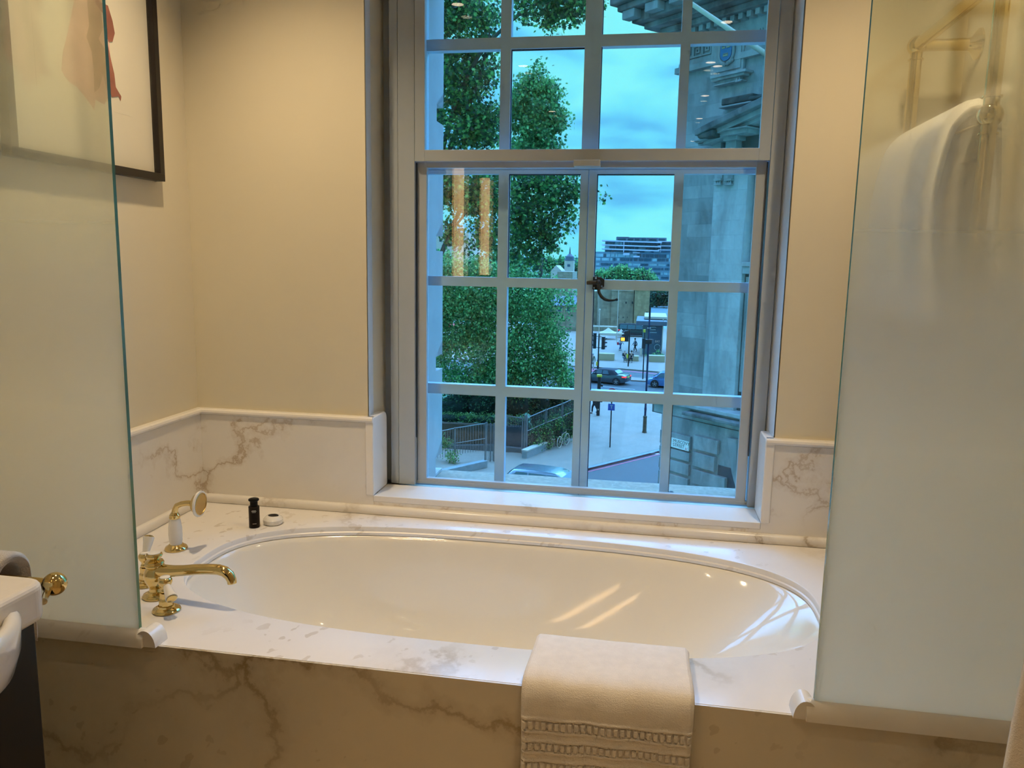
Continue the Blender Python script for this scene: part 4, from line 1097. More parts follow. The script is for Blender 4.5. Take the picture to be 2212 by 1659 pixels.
for y0, y1, p in ((548, 555, .5), (557, 563, .75), (568.5, 573.5, .5), (577, 582, .5), (587, 592, .3), (596, 601, .3)):
    x = 1287; rr2 = random.Random(int(y0)*3)
    while x < 1446:
        w = rr2.choice([5, 8, 10, 16]); pbox('window', M['winglass'] if rr2.random() < p else M['winlight'], x, y0+(x-1300)*.014, x+w, y1+(x-1300)*.014, YP+.2, .4, ab); x += w+rr2.choice([1, 2, 3])
for x0, y0, x1, y1 in ((1346, 546.5, 1360, 551), (1367, 545, 1382, 546.8), (1368, 552.5, 1382, 556)): pbox('balcony_front', M['slab'], x0, y0, x1, y1, YP-2, .6, ab)
bush('tree_row', 'green trees in a line in front of the apartment block', 'trees', M['leafC'],
     [(1300, 598, 24, 12, 300, 4), (1326, 594, 16, 12, 300, 3), (1342, 589, 13, 16, 300, 3), (1366, 596, 20, 12, 300, 4), (1388, 595, 18, 14, 300, 4), (1403, 601, 12, 9, 300, 3), (1292, 604, 16, 8, 300, 3), (1350, 602, 40, 8, 300, 3)], 5200, 1.0, 32, clump=1.1)
bush('tree_row', 'green trees in the distance left of the casement lock around the white turret', 'trees', M['leafB'],
     [(1196, 582, 22, 14, 260, 3), (1213, 574, 16, 14, 260, 3), (1244, 590, 14, 32, 260, 3), (1180, 570, 16, 14, 260, 3), (1258, 636, 16, 12, 200, 3), (1275, 636, 14, 8, 200, 3)], 4200, .85, 33, clump=1.0)
# fortress walls
def fwall(name, label, x0, y0, x1, y1, Y, d, m, cren=0, parts=(), cat='fortress wall'):
    t = thing(name, label, cat, V3((at((x0+x1)/2, y1, Y).x, Y, GZ)))
    l = at(x0, (y0+y1)/2, Y); r = at(x1, (y0+y1)/2, Y); top = at((x0+x1)/2, y0, Y).z
    MB().box(l.x, r.x, Y, Y+d, GZ, top).build('wall_body', M[m], t)
    if cren:
        w = (r.x-l.x)/(2*cren+1)
        for k in range(cren+1):
            MB().box(l.x+2*k*w, l.x+(2*k+1)*w, Y, Y+.6, top, top+w*.9).build('merlon', M[m], t)
    for (a, b_, c, e) in parts: pbox('slit_window', M['dark_fill'], a, b_, c, e, Y-.05, .3, t)
    return t
fwall('fortress_wall', 'grey curtain wall of the old fortress behind the curled handle', 1262, 629, 1316, 708, 138, 6, 'rag', 0, ((1297.5, 655, 1303.5, 664), (1314, 655, 1320, 664)))
t = fwall('fortress_tower', 'pale stone fortress tower with two small dark windows, left of the sandy tower', 1320, 620, 1368.5, 706, 134, 8, 'rag', 0, ((1351, 651.5, 1354, 656), (1364.6, 651.5, 1367.3, 656.5), (1335.5, 684.5, 1337, 687), (1345, 684.5, 1347, 687), (1354.5, 684.5, 1356, 687), (1348.5, 696, 1350.5, 702)), cat='tower')
pbox('string_course', M['white'], 1320, 627, 1369, 628.2, 133.8, .3, t)
mb = MB(); q = at(1318, 640, 135.5); mb.lathe([(2.2, 0), (2.2, at(1318, 621, 135.5).z-GZ)], 20, (q.x, 136.5, GZ)); mb.build('round_buttress', M['rag'], t, smooth=30)
t = fwall('fortress_tower', 'sandy yellow stone fortress tower to the right of the pale one', 1370, 622, 1402.5, 704, 133, 8, 'rag2', 0, ((1396.5, 673, 1398.2, 682),), cat='tower')
pbox('string_course', M['white'], 1370, 624.5, 1404, 626, 132.8, .3, t)
fwall('fortress_wall', 'low stone wall with weeds at the foot of the fortress', 1262, 706, 1332, 716, 126, 3, 'rag', 0)
fwall('stone_building_far', 'pale stone house wall rising behind the bright tree, left of the lock', 1203, 587, 1236, 645, 150, 10, 'rag', 0, cat='building')
t = thing('turret', 'square white turret with small dark cupola on the horizon', 'turret', V3((at(1228, 600, 190).x, 190, GZ)))
q = at(1228.5, 600, 190); s = px_scale(190); MB().box(q.x-10*s, q.x+10*s, 190, 190+20*s, GZ, at(1228, 563, 190).z).build('turret_body', M['white'], t)
MB().lathe([(12*s, 0), (12*s, .25), (9.5*s, .3), (9*s, 1.0), (5*s, 1.4), (2*s, 1.7), (1.2*s, 2.6), (.2*s, 3.4)], 16, (q.x, 190+10*s, at(1228, 563, 190).z)).build('cupola', M['slate'], t, smooth=30)
pbox('window', M['winglass'], 1225.5, 571, 1231.5, 576, 189.9, .2, t)
t = thing('gabled_house', 'small white gabled house end among the distant trees', 'building', V3((at(1201, 600, 175).x, 175, GZ)))
a, b_, c = at(1190, 585, 175), at(1213, 585, 175), at(1201, 573, 175)
MB().prism([a, b_, c], (0, 8, 0)).build('gable', M['white'], t); MB().box(a.x, b_.x, 175, 183, GZ, a.z).build('house_wall', M['white'], t)
# slate-roofed cottage by the fortress
t = thing('cottage', 'cottage with steep slate roof and pale framed windows behind the leaves', 'building', V3((at(1215, 700, 125).x, 125, GZ)))
pbox('house_wall', M['rag'], 1180, 658, 1250, 716, 125, 7, t)
a, b_, c, d = at(1176, 660, 124.6), at(1252, 660, 124.6), at(1243, 640, 128), at(1196, 640, 128)
MB().hexa([a, b_, a+V3((0, 7, 0)), b_+V3((0, 7, 0)), d, c, d+V3((0, 1, 0)), c+V3((0, 1, 0))]).build('roof', M['slate'], t)
pbox('chimney', M['slate'], 1229, 632, 1232, 646, 127, .8, t)
for x0, x1 in ((1183, 1193), (1204, 1215), (1223, 1233)):
    f_ = pbox('window', M['white'], x0, 661, x1, 674, 124.85, .3, t); pbox('pane', M['winglass'], x0+1, 662.3, x1-1, 672.8, 124.8, .2, f_, origin=t.location)
fwall('fortress_wall', 'long pale battlement wall seen through the leaves of the bright tree', 930, 640, 1190, 700, 140, 4, 'rag', 0)
t = fwall('office_building', 'pale office building with tall windows behind the dark tree at far left', 920, 503, 1012, 560, 150, 12, 'white', 0, ((949, 515, 954, 522), (964, 515, 969, 522), (979, 515, 984, 522), (994, 515, 999, 522)), cat='building')
# street furniture on the plaza
def marquee(label, x0, x1, yt, ye, yb, Y):
    t = thing('marquee', label, 'tent', V3((at((x0+x1)/2, yb, Y).x, Y, GZ)))
    l, r, c = at(x0, ye, Y), at(x1, ye, Y), at((x0+x1)/2, yt, Y); w = r.x-l.x
    P = [V3((l.x, Y, l.z)), V3((r.x, Y, l.z)), V3((r.x, Y+w, l.z)), V3((l.x, Y+w, l.z))]
    n = 8; vs = []; fs2 = []; cc = V3((c.x, Y+w/2, 0))
    for j in range(n+1):
        f = j/n; z = l.z+(c.z-l.z)*(f**1.6)
        for p in P: q = p.lerp(V3((cc.x, cc.y, p.z)), f*.985); vs.append((q.x, q.y, z))
    for j in range(n):
        for k in range(4): k2 = (k+1) % 4; fs2.append((j*4+k, j*4+k2, (j+1)*4+k2, (j+1)*4+k))
    fs2.append((3, 2, 1, 0)); mb = MB(); mb.add(vs, fs2); mb.build('canopy', M['canvas'], t)
    MB().box(l.x-.02, r.x+.02, Y-.03, Y-.01, l.z-.35, l.z).build('valance', M['canvas'], t)
    for p in P: MB().box(p.x-.04, p.x+.04, p.y-.04, p.y+.04, GZ, l.z).build('leg', M['canvas'], t)
    return t
marquee('white pyramid marquee standing in the middle of the plaza under the fortress wall', 1295, 1331, 709, 719, 740, 112)
marquee('smaller white marquee tent beside the black van', 1332, 1351, 711, 720, 736, 115.5)
marquee('white marquee tent cut off by the left casement bar', 1266, 1285, 711, 722, 740, 112.5)
# kiosk with glass front
k_ = thing('kiosk', 'glass fronted food kiosk with grey roof, EAT written on the window', 'kiosk', V3((at(1415, 768, 93).x, 93.5, GZ)))
pbox('shop_body', M['winglass'], 1400, 703, 1431, 771, 93.2, 7, k_)
pbox('side_wall', M['aptgrey'], 1387, 703, 1400, 769, 94.5, 7, k_)
pbox('roof', M['slate'], 1374, 694, 1441, 703.5, 92.4, 9, k_, bevel=.05)
pbox('upper_roof', M['white'], 1392, 684.5, 1441, 689.5, 95, 8, k_); pbox('clerestory', M['winglass'], 1404, 689.5, 1441, 694, 95.6, 6, k_)
pbox('corner_post', M['canvas'], 1430, 690, 1432, 772, 92.9, .3, k_)
pbox('door_post', M['canvas'], 1382, 752, 1387, 780, 93, .3, k_)
q = at(1414.5, 739.5, 93.1)
text('EAT', 'lettering', M['canvas'], .34, k_, Matrix.Translation(V3((q.x, 93.1, q.z))-k_.location) @ Matrix.Rotation(PI/2, 4, 'X'), .01)
mb = MB()
for z in (706.5, 712, 718): a, b_ = at(1402+random.random()*3, z, 93.1), at(1416+random.random()*8, z, 93.1); mb.box(a.x, b_.x, 93.12, 93.16, a.z-.05, a.z+.05)
mb.build('window_stripe', M['winlight'], k_)
q = at(1420, 745, 93.1); mb = MB(); mb.tube([q+V3((.35*math.cos(a), -.02, .35*math.sin(a)-.3)) for a in [2*PI*i/16 for i in range(16)]], .03, 6, True); mb.cyl(q+V3((.25, -.02, -.55)), q+V3((.6, -.02, -1.1)), .03, n=6)
mb.build('window_motif', M['winlight'], k_)
# market parasol
t = thing('parasol', 'red and white market parasol glimpsed through the leaves at far left', 'parasol', gp(972, 742))
q = gp(972, 742); hp_ = at(972, 700, q.y)
MB().cyl(q, (q.x, q.y, hp_.z), .04, n=8).build('pole', M['canvas'], t)
MB().lathe([(2.1, -.45), (2.0, -.38), (1.0, -.05), (.05, .12)], 8, (q.x, q.y, hp_.z)).build('canopy', M['redcanvas'], t)
MB().lathe([(2.12, -.62), (2.12, -.45), (2.05, -.45), (2.05, -.62)], 8, (q.x, q.y, hp_.z)).build('valance', M['canvas'], t)
for lab, x0, x1, y0, y1, Y in (('long pale stone block on the plaza left of the two seated men', 1293.5, 1327, 764, 779, 86.9), ('pale stone block on which the two men in dark jackets sit', 1349, 1379.5, 769, 782, 87.2), ('pale stone block with planting in front of the kiosk', 1400, 1436, 768.5, 783.5, 87.2)):
    o = pbox('stone_block', M['planter'], x0, y0, x1, y1, Y, 1.0, bevel=.06); tag(o, lab, 'bench block')
    b_ = o
leaf_b = [(1398, 766, 3, 4, 88.8, .2), (1411, 765, 3, 4, 88.8, .2), (1421, 763, 4, 5, 88.8, .2), (1433, 766, 3, 4, 88.8, .2)]
o = leaf_obj('small_plants', M['leafC'], None, leaf_b, 260, .12, QUAD, origin=V3((at(1415, 768, 88.8).x, 88.8, GZ)), clump=.1, seed=40)
tag(o, 'low row of small green plants behind the kiosk stone block', 'plants', kind='stuff')

# ================================================================ TRAFFIC SIGNALS, POSTS, SIGNS
def post(mb, base, top, r): mb.cyl(base, top, r, n=12)
def head(parent, c, w, h, side, lit=None):
    """signal head box with three hooded lenses facing `side`"""
    s = V3(side).normalized(); l_ = V3((-s.y, s.x, 0)); mb = MB()
    p = [c+l_*a*w/2+s*b_*w*.35+V3((0, 0, d*h/2)) for d in (-1, 1) for b_ in (-1, 1) for a in (-1, 1)]
    mb.hexa(p); hd_ = mb.build('signal_head', M['black'], parent)
    for k in (-1, 0, 1):
        m = MB(); q = c+s*w*.36+V3((0, 0, -k*h*.31)); r = w*.33
        m.tube([q+s*w*.0+l_*r*math.cos(a)+V3((0, 0, r*math.sin(a))) for a in [PI*i/10 for i in range(11)]], w*.05, 6)
        m.tube([q+s*w*.35+l_*r*math.cos(a)+V3((0, 0, r*math.sin(a))) for a in [PI*i/10 for i in range(11)]], w*.07, 6)
        m.prism([q+l_*r*math.cos(a)+V3((0, 0, r*math.sin(a))) for a in [PI*i/10 for i in range(11)]]+[q+l_*r*.9*math.cos(a)+V3((0, 0, r*.9*math.sin(a))) for a in [PI*i/10 for i in range(10, -1, -1)]], s*w*.5)
        m.build('hood', M['black'], hd_, origin=parent.location)
        m = MB(); m.lathe([(r*.85, 0), (r*.8, w*.05), (.001, w*.09)], 14, q, s); m.build('lens', M['amber'] if lit == k else M['dark_fill'], hd_, origin=parent.location)
    return hd_
def topat(base, py): 
    dist = base.y; d = ray(0, 0)
    # height at which the post at `base` projects to row py (searched along the post)
    lo, hi = base.z, base.z+30
    for _ in range(40):
        m = (lo+hi)/2; v = V3((base.x, base.y, m))-CAM; y = 829.5-FPX*(v.dot(_u)/v.dot(_f))
        if y > py: lo = m
        else: hi = m
    return V3((base.x, base.y, lo))
B1 = gp(1291.5, 797); t = thing('traffic_signal', 'black traffic signal post with two heads left of the plaza block', 'traffic light', B1)
T1 = topat(B1, 721); m_ = MB(); post(m_, B1, T1, .07); m_.lathe([(.11, 0), (.11, .9), (.075, 1.0)], 12, B1); m_.build('post', M['black'], t)
head(t, at(1284.5, 736, B1.y), .42, 1.62, (-1, -.25, 0)); head(t, at(1303.5, 741, B1.y), .42, 1.30, (1, -.2, 0))
for y in (726, 750): MB().cyl(at(1286, y, B1.y), at(1302, y+2, B1.y), .03, n=8).build('bracket_arm', M['black'], t)
pbox('push_button_box', M['yellow'], 1287.5, 781.5, 1291, 790, B1.y-.15, .2, t)
B2 = gp(1357, 791.5); t = thing('traffic_signal', 'black traffic signal with a lit amber lamp above the seated men', 'traffic light', B2)
T2 = topat(B2, 711); m_ = MB(); post(m_, B2, T2, .075); m_.build('post', M['black'], t)
head(t, at(1352.5, 726, B2.y), .50, 1.15, (-1, -.5, 0))
mb = MB(); q = at(1345.3, 732.8, B2.y-.6); mb.box(q.x-.20, q.x+.20, q.y-.06, q.y+.06, q.z-.17, q.z+.17); mb.build('countdown_lamp', M['amber'], t, bevel=.04)
mb = MB(); mb.box(q.x-.28, q.x+.24, q.y+.06, q.y+.40, q.z-.24, q.z+.24); mb.build('lamp_housing', M['black'], t)
pbox('push_button_box', M['yellow'], 1353.2, 765, 1357, 774, B2.y-.2, .2, t)
B3 = gp(1388.5, 818.5); t = thing('traffic_signal', 'thin dark signal post standing on the small traffic island', 'traffic light', B3)
T3 = topat(B3, 714); m_ = MB(); post(m_, B3, T3, .055); m_.build('post', M['black'], t); head(t, at(1390.5, 742, B3.y), .30, .95, (-.3, 1, 0))
pbox('yellow_cap', M['yellow'], 1389.5, 712, 1394.5, 718, B3.y-.1, .2, t)
B4 = gp(1392, 934.5); t = thing('lamp_post', 'tall dark blue lamp post with thick brown foot on the near pavement', 'lamp post', B4)
T4 = topat(B4, 660); m_ = MB(); m_.lathe([(.16, 0), (.15, .06), (.13, .12), (.115, 1.02), (.135, 1.06), (.135, 1.10), (.07, 1.16)], 16, B4); m_.build('foot', mat('rusty_brown_iron', (.10, .075, .05), .7, var=.4, vs=6), t, smooth=30)
m_ = MB(); m_.lathe([(.068, 1.1), (.068, 1.5), (.085, 1.55), (.085, 1.62), (.066, 1.68), (.060, 6.0), (.075, 6.1), (.055, 6.2), (.045, (T4-B4).z)], 14, B4); m_.build('shaft', M['navy'], t, smooth=40)
qh = topat(B4, 688); m_ = MB(); m_.box(qh.x-.06, qh.x+.06, qh.y-.06, qh.y+.06, qh.z, T4.z); m_.build('finial', M['black'], t)
qb = topat(B4, 738); m_ = MB(); m_.box(qb.x-.20, qb.x+.20, qb.y-.16, qb.y+.16, qb.z-.15, qb.z+.15); m_.build('control_box', M['black'], t, bevel=.02)
m_ = MB(); m_.box(qb.x-.01, qb.x+.30, qb.y-.10, qb.y-.06, qb.z+.16, qb.z+.185); m_.box(qb.x+.27, qb.x+.30, qb.y-.10, qb.y-.06, qb.z-.1, qb.z+.16); m_.build('bracket', M['raillight'], t)
qr = topat(B4, 709); MB().lathe([(.09, -.03), (.12, -.02), (.12, .02), (.09, .03)], 14, qr).build('collar', M['raillight'], t)
B5 = gp(1317.5, 966); t = thing('road_sign', 'road sign with red ringed round plate above a blue square plate on a thin post', 'road sign', B5)
T5 = topat(B5, 842); m_ = MB(); post(m_, B5, T5, .038); m_.build('post', M['black'], t)
q = topat(B5, 850.5); q = q+V3((0, -.06, 0)); r = 12.5*px_scale(B5.y)
MB().cyl(q, q+V3((0, -.02, 0)), r, n=40).build('round_plate', M['signwhite'], t)
MB().lathe([(r*.80, 0), (r*1.0, 0), (r*1.0, .012), (r*.80, .012), (r*.80, 0)], 40, q+V3((0, -.021, 0)), (0, -1, 0), caps=False).build('red_ring', M['signred'], t)
q = topat(B5, 879); w = 7.2*px_scale(B5.y); MB().box(q.x-w, q.x+w, q.y-.08, q.y-.06, q.z-w*1.02, q.z+w).build('blue_plate', M['signblue'], t)
MB().box(q.x-w*.12, q.x+w*.16, q.y-.085, q.y-.08, q.z-w*.5, q.z+w*.45).box(q.x-w*.45, q.x+w*.5, q.y-.085, q.y-.08, q.z+w*.40, q.z+w*.6).build('pictogram', M['winlight'], t)
B6 = gp(1291.8, 897.5); t = thing('crossing_signal', 'dark crossing signal column with a bright yellow cap, in front of the convertible', 'traffic light', B6)
T6 = topat(B6, 814); w = 4.4*px_scale(B6.y)
MB().box(B6.x-w*.8, B6.x+w*.8, B6.y-.12, B6.y+.12, GZ, T6.z-.01).build('column', M['black'], t, bevel=.03)
MB().box(B6.x-w*1.25, B6.x+w*1.25, B6.y-.16, B6.y+.14, T6.z, T6.z+.17).build('yellow_cap', M['yellow'], t, bevel=.03)
for z, sg_ in ((868, -1), (874, -1), (866, 1), (832, 1)):
    q = topat(B6, z); MB().lathe([(.09, 0), (.10, .12), (.08, .16)], 12, (q.x+sg_*w*.8, q.y, q.z), (sg_, 0, 0)).build('hood', M['black'], t, smooth=40)
q = topat(B6, 884); MB().box(q.x-.04, q.x+.04, q.y-.14, q.y-.12, q.z-.06, q.z+.06).build('button_light', M['canvas'], t)
# thin flagged pole in front of the fortress
q = gp(1293, 740); t = thing('street_lamp', 'slender white lamp pole in front of the fortress wall', 'lamp post', q)
T_ = topat(q, 669); MB().cyl(q, T_, .05, n=8).build('pole', M['canvas'], t); MB().ball(T_, .14, 10, 7).build('lamp', M['white'], t)
q = gp(1332, 742); t = thing('street_lamp', 'tall thin white lamp pole in front of the pale fortress tower', 'lamp post', q)
T_ = topat(q, 624); MB().cyl(q, T_, .045, n=8).build('pole', M['canvas'], t); MB().ball(T_, .12, 10, 7).build('lamp', M['white'], t)

# ================================================================ VEHICLES
def car(label, name, loc, heading, paint, kind):
    """built along +x (nose at +x) in local coordinates, then turned and placed"""
    t = thing(name, label, 'car' if kind != 'van' else 'van', loc, heading)
    spec = {'cabrio': dict(L=4.45, W=1.78, hood=.92, belt=.90, roof=1.38, ws=(.62, 1.12), rw=(-1.55, -.92), boot=.98),
            'hatch': dict(L=4.05, W=1.76, hood=.92, belt=.92, roof=1.46, ws=(.75, 1.45), rw=(-1.98, -1.5), boot=.96),
            'van': dict(L=4.9, W=1.95, hood=1.10, belt=1.10, roof=1.95, ws=(1.15, 1.95), rw=(-2.42, -2.30), boot=1.15)}[kind]
    L, W = spec['L'], spec['W']; h = L/2; b = spec['belt']
    # side profile of body (x, z) stations: bottom, shoulder
    st = [(-h, .42, b*.86), (-h+.05, .30, b*.98), (-h+.35, .22, spec['boot']), (-h+.9, .20, spec['boot']+.01), (-.6, .19, b), (0, .19, b), (.6, .19, b), (1.1, .20, spec['hood']), (h-.7, .21, spec['hood']*.94), (h-.3, .22, spec['hood']*.85), (h-.05, .28, .66), (h, .40, .55)]
    wd_ = [.80, .88, .95, .98, 1, 1, 1, .99, .96, .90, .80, .72]
    sec = [(-1, 0), (-1.0, .35), (-.99, .70), (-.93, .93), (-.80, 1.0), (-.4, 1.02), (0, 1.025), (.4, 1.02), (.80, 1.0), (.93, .93), (.99, .70), (1.0, .35), (1, 0)]
    mb = MB(); vs = []; fs2 = []; m = len(sec)
    for (x, z0, z1), w in zip(st, wd_):
        for (sy, sz) in sec: vs.append((x, sy*w*W/2*(.96 if sz < .1 else 1), z0+(z1-z0)*sz))
    for i in range(len(st)-1):
        for k in range(m-1): fs2.append((i*m+k, i*m+k+1, (i+1)*m+k+1, (i+1)*m+k))
        fs2.append((i*m+m-1, i*m, (i+1)*m, (i+1)*m+m-1))
    fs2.append(tuple(range(m))[::-1]); fs2.append(tuple((len(st)-1)*m+k for k in range(m)))
    mb.add(vs, fs2); mb.build('body', paint, t, smooth=40, local=True)
    # cabin: loft from windscreen base to rear window base
    r = spec['roof']; x3, x4 = spec['ws'][0], spec['ws'][1]; x0, x1 = spec['rw']
    cst = [(x0, b-.02, b+.0), (x0+(x1-x0)*.5, b-.02, b+(r-b)*.60), (x1, b-.02, b+(r-b)*.93), ((x1+x3)/2-.1, b-.02, r), (x3-.25, b-.02, r-.02), (x3, b-.02, b+(r-b)*.86), ((x3+x4)/2, b-.02, b+(r-b)*.48), (x4, b-.02, b+.0)]
    def cab(sc_, zlo=0, zhi=1, name='cabin', mt=None, x_in=0):
        mb = MB(); vs = []; fs2 = []; sec2 = [(-1, 0), (-.93, .45), (-.84, .85), (-.72, 1), (0, 1.03), (.72, 1), (.84, .85), (.93, .45), (1, 0)]; m = len(sec2)
        for (x, z0, z1) in cst:
            for sy, sz in sec2: vs.append((x*(1-x_in*.02), sy*W/2*.93*sc_, z0+(z1-z0)*sz*sc_))
        for i in range(len(cst)-1):
            for k in range(m-1): fs2.append((i*m+k, i*m+k+1, (i+1)*m+k+1, (i+1)*m+k))
        fs2.append(tuple(range(m))[::-1]); fs2.append(tuple((len(cst)-1)*m+k for k in range(m)))
        mb.add(vs, fs2); return mb.build(name, mt, t, smooth=35, local=True)
    cab(1, name='soft_top' if kind == 'cabrio' else 'roof', mt=M['softtop'] if kind == 'cabrio' else paint)
    # side windows, windscreen, rear window as raised panels
    def yz(sz, pad=.012): 
        return W/2*.93*(1-.155*min(sz, .85)/.85)+pad
    for sd in (-1, 1):
        segs = {'cabrio': [(-.62, .02, -.45, .02), (.08, .72, .10, .52)], 'hatch': [(-1.55, -.80, -1.35, -.80), (-.72, .12, -.72, .12), (.20, 1.15, .20, .72)], 'van': [(-2.2, -1.05, -2.1, -1.05), (-.95, .20, -.95, .20), (.30, 1.60, .30, 1.1)]}[kind]
        for (a, b2_, c, d) in segs:
            z0, z1 = b+.04, b+(r-b)*.80
            mb = MB(); p = [(a, sd*yz(.08), z0), (b2_, sd*yz(.08), z0), (d, sd*yz(.8), z1), (c, sd*yz(.8), z1)]
            mb.prism(p if sd < 0 else p[::-1], (0, -sd*-.006, 0)); mb.build('side_window', M['carglass'], t, local=True)
    mb = MB(); f0, f1 = .10, .80
    def onw(f, s): return (x4+(x3-x4)*f+.03, s*W/2*.93*(.86-.10*f), b+(r-b)*(.88*f)+.02)
    mb.prism([onw(f0, -1), onw(f0, 1), onw(f1, 1), onw(f1, -1)], (.012, 0, .012)); mb.build('windscreen', M['carglass'], t, local=True)
    mb = MB()
    def onr(f, s): return (x0+(x1-x0)*f-.02, s*W/2*.93*(.80-.10*f), b+(r-b)*(.93*f+.06*math.sin(PI*f))+.02)
    mb.prism([onr(.2, -1), onr(.78, -1), onr(.78, 1), onr(.2, 1)], (-.015, 0, .02)); mb.build('rear_window', M['winlight'] if kind == 'cabrio' else M['carglass'], t, local=True)
    wr = .325 if kind != 'van' else .34
    for x in (-h+.85 if kind == 'cabrio' else -h+.72, h-.82):
        for sd in (-1, 1):
            y = sd*(W/2-.10)
            arch = MB().lathe([(wr*1.16, -.02), (wr*1.16, .11), (.001, .11)], 28, (x, y-sd*.0, wr+.02), (0, sd, 0)); arch.build('wheel_arch', M['softtop'], t, smooth=30, local=True)
            ty = MB().lathe([(wr*.66, .0), (wr*.92, -.01), (wr, .03), (wr, .14), (wr*.92, .165), (wr*.68, .16), (wr*.66, .13)], 30, (x, y-sd*.03, wr), (0, sd, 0)).build('tyre', M['tyre'], t, smooth=40, local=True)
            mb = MB(); mb.lathe([(wr*.60, .10), (wr*.68, .13), (wr*.70, .150), (wr*.64, .150), (wr*.62, .11)], 28, (x, y-sd*.03, wr), (0, sd, 0))
            for k in range(5):
                a = 2*PI*k/5+.3; c_, s_ = math.cos(a), math.sin(a); yy = y+sd*.105
                p = [(x+c_*u*wr-s_*v*wr, yy+sd*w_, wr+s_*u*wr+c_*v*wr) for w_ in (0, .02) for u, v in ((.05, -.10), (.66, -.07), (.66, .07), (.05, .10))]
                mb.add(p, [(0, 1, 2, 3), (7, 6, 5, 4), (0, 4, 5, 1), (1, 5, 6, 2), (2, 6, 7, 3), (3, 7, 4, 0)])
            mb.lathe([(wr*.14, .10), (wr*.14, .15), (.001, .155)], 12, (x, y-sd*.03, wr), (0, sd, 0))
            mb.build('rim', M['rim'], ty, local=True)
    for sd in (-1, 1):
        zt_ = spec['boot']*.80
        mb = MB(); mb.box(-h-.005, -h+.28, sd*W/2*.66-.16, sd*W/2*.66+.16, zt_-.07, zt_+.07); mb.box(-h+.03, -h+.34, sd*W/2*.90-.035, sd*W/2*.90+.035, zt_-.06, zt_+.07)
        mb.build('tail_lamp', M['redlight'], t, local=True, bevel=.02)
        mb = MB(); mb.box(h-.42, h-.12, sd*W/2*.80-.12, sd*W/2*.80+.06, .60, .72); mb.build('headlamp', M['winlight'], t, local=True, bevel=.03)
        mb = MB(); mb.box(x4-.45, x4-.25, sd*(W/2+.02)-.07, sd*(W/2+.02)+.07, b, b+.14); mb.build('wing_mirror', paint, t, local=True, bevel=.03)
    mb = MB(); mb.box(-h-.02, -h+.02, -.26, .26, .68, .80); mb.build('number_plate', M['plate'], t, local=True)
    mb = MB(); mb.box(h-.06, h-.03, -.45, .45, .36, .50); mb.build('grille', M['black'], t, local=True)
    return t
# convertible: nose to the left, seen from its side and a little from behind
w0 = ground(1331, 832, RZ)
def car_at(wheel, h, wx, wy):
    return V3((wheel.x-wx*math.cos(h)+wy*math.sin(h), wheel.y-wx*math.sin(h)-wy*math.cos(h), RZ))
hd_a = math.radians(160)
car('dark slate convertible with black soft top on the road behind the yellow capped column', 'convertible_car', car_at(w0, hd_a, -1.37, .79), hd_a, M['carnavy'], 'cabrio')
w1_ = ground(1414, 837, RZ)
car('powder blue car whose front wheel shows at the right edge of the pane', 'small_car', car_at(w1_, math.radians(170), 1.2, .78), math.radians(170), M['carblue'], 'hatch')
q = ground(1188, 1040, RZ)
car('silver blue hatchback on the near road just above the window ledge', 'hatchback_car', V3((q.x+.25, 33.1, RZ)), math.radians(-12), M['carsilver'], 'hatch')
q = gp(1366, 727)
car('black people carrier van parked below the pale fortress tower', 'van', V3((q.x+.3, 119, GZ)), math.radians(-8), M['carblack'], 'van')

# ================================================================ BICYCLE
q = gp(1208, 962); t = thing('bicycle', 'white bicycle locked to the long railing above the kerb wall', 'bicycle', q)
dv = (gp(1250, 941)-gp(1190, 968)).normalized(); up = V3((0, 0, 1))
o_ = q+V3((.25, -.15, 0)); wr = .34
c1_, c2_ = o_-dv*.52+up*wr, o_+dv*.52+up*wr
for c_ in (c1_, c2_):
    mb = MB(); mb.tube([c_+dv*wr*math.cos(a)+up*wr*math.sin(a) for a in [2*PI*i/28 for i in range(28)]], .025, 8, True)
    w_ = mb.build('wheel', M['canvas'], t, smooth=True)
    mb = MB()
    for k in range(12):
        a = 2*PI*k/12; mb.cyl(c_, c_+dv*wr*math.cos(a)+up*wr*math.sin(a), .004, n=4)
    mb.build('spokes', M['raillight'], w_, origin=t.location)
bb, st_, hdn = o_-dv*.06+up*.30, o_-dv*.2+up*.80, o_+dv*.36+up*.82
mb = MB()
for a, b_ in ((c1_, bb), (bb, st_), (c1_, st_-up*.08), (bb, hdn-up*.12), (st_-up*.06, hdn), (hdn+up*.06, c2_)): mb.cyl(a, b_, .018, n=8)
mb.build('bicycle_frame', M['canvas'], t)
mb = MB(); mb.tube([hdn+up*.06, hdn+up*.16+dv*.03, hdn+up*.18-dv*.06], .014, 8); mb.cyl(hdn+up*.16+V3((dv.y, -dv.x, 0))*.26, hdn+up*.16-V3((dv.y, -dv.x, 0))*.26, .014, n=8); mb.build('handlebar', M['raillight'], t)
mb = MB(); mb.ball(st_+up*.06, .1, 12, 8, (1.2, .6, .35)); mb.build('saddle', M['black'], t, smooth=True)

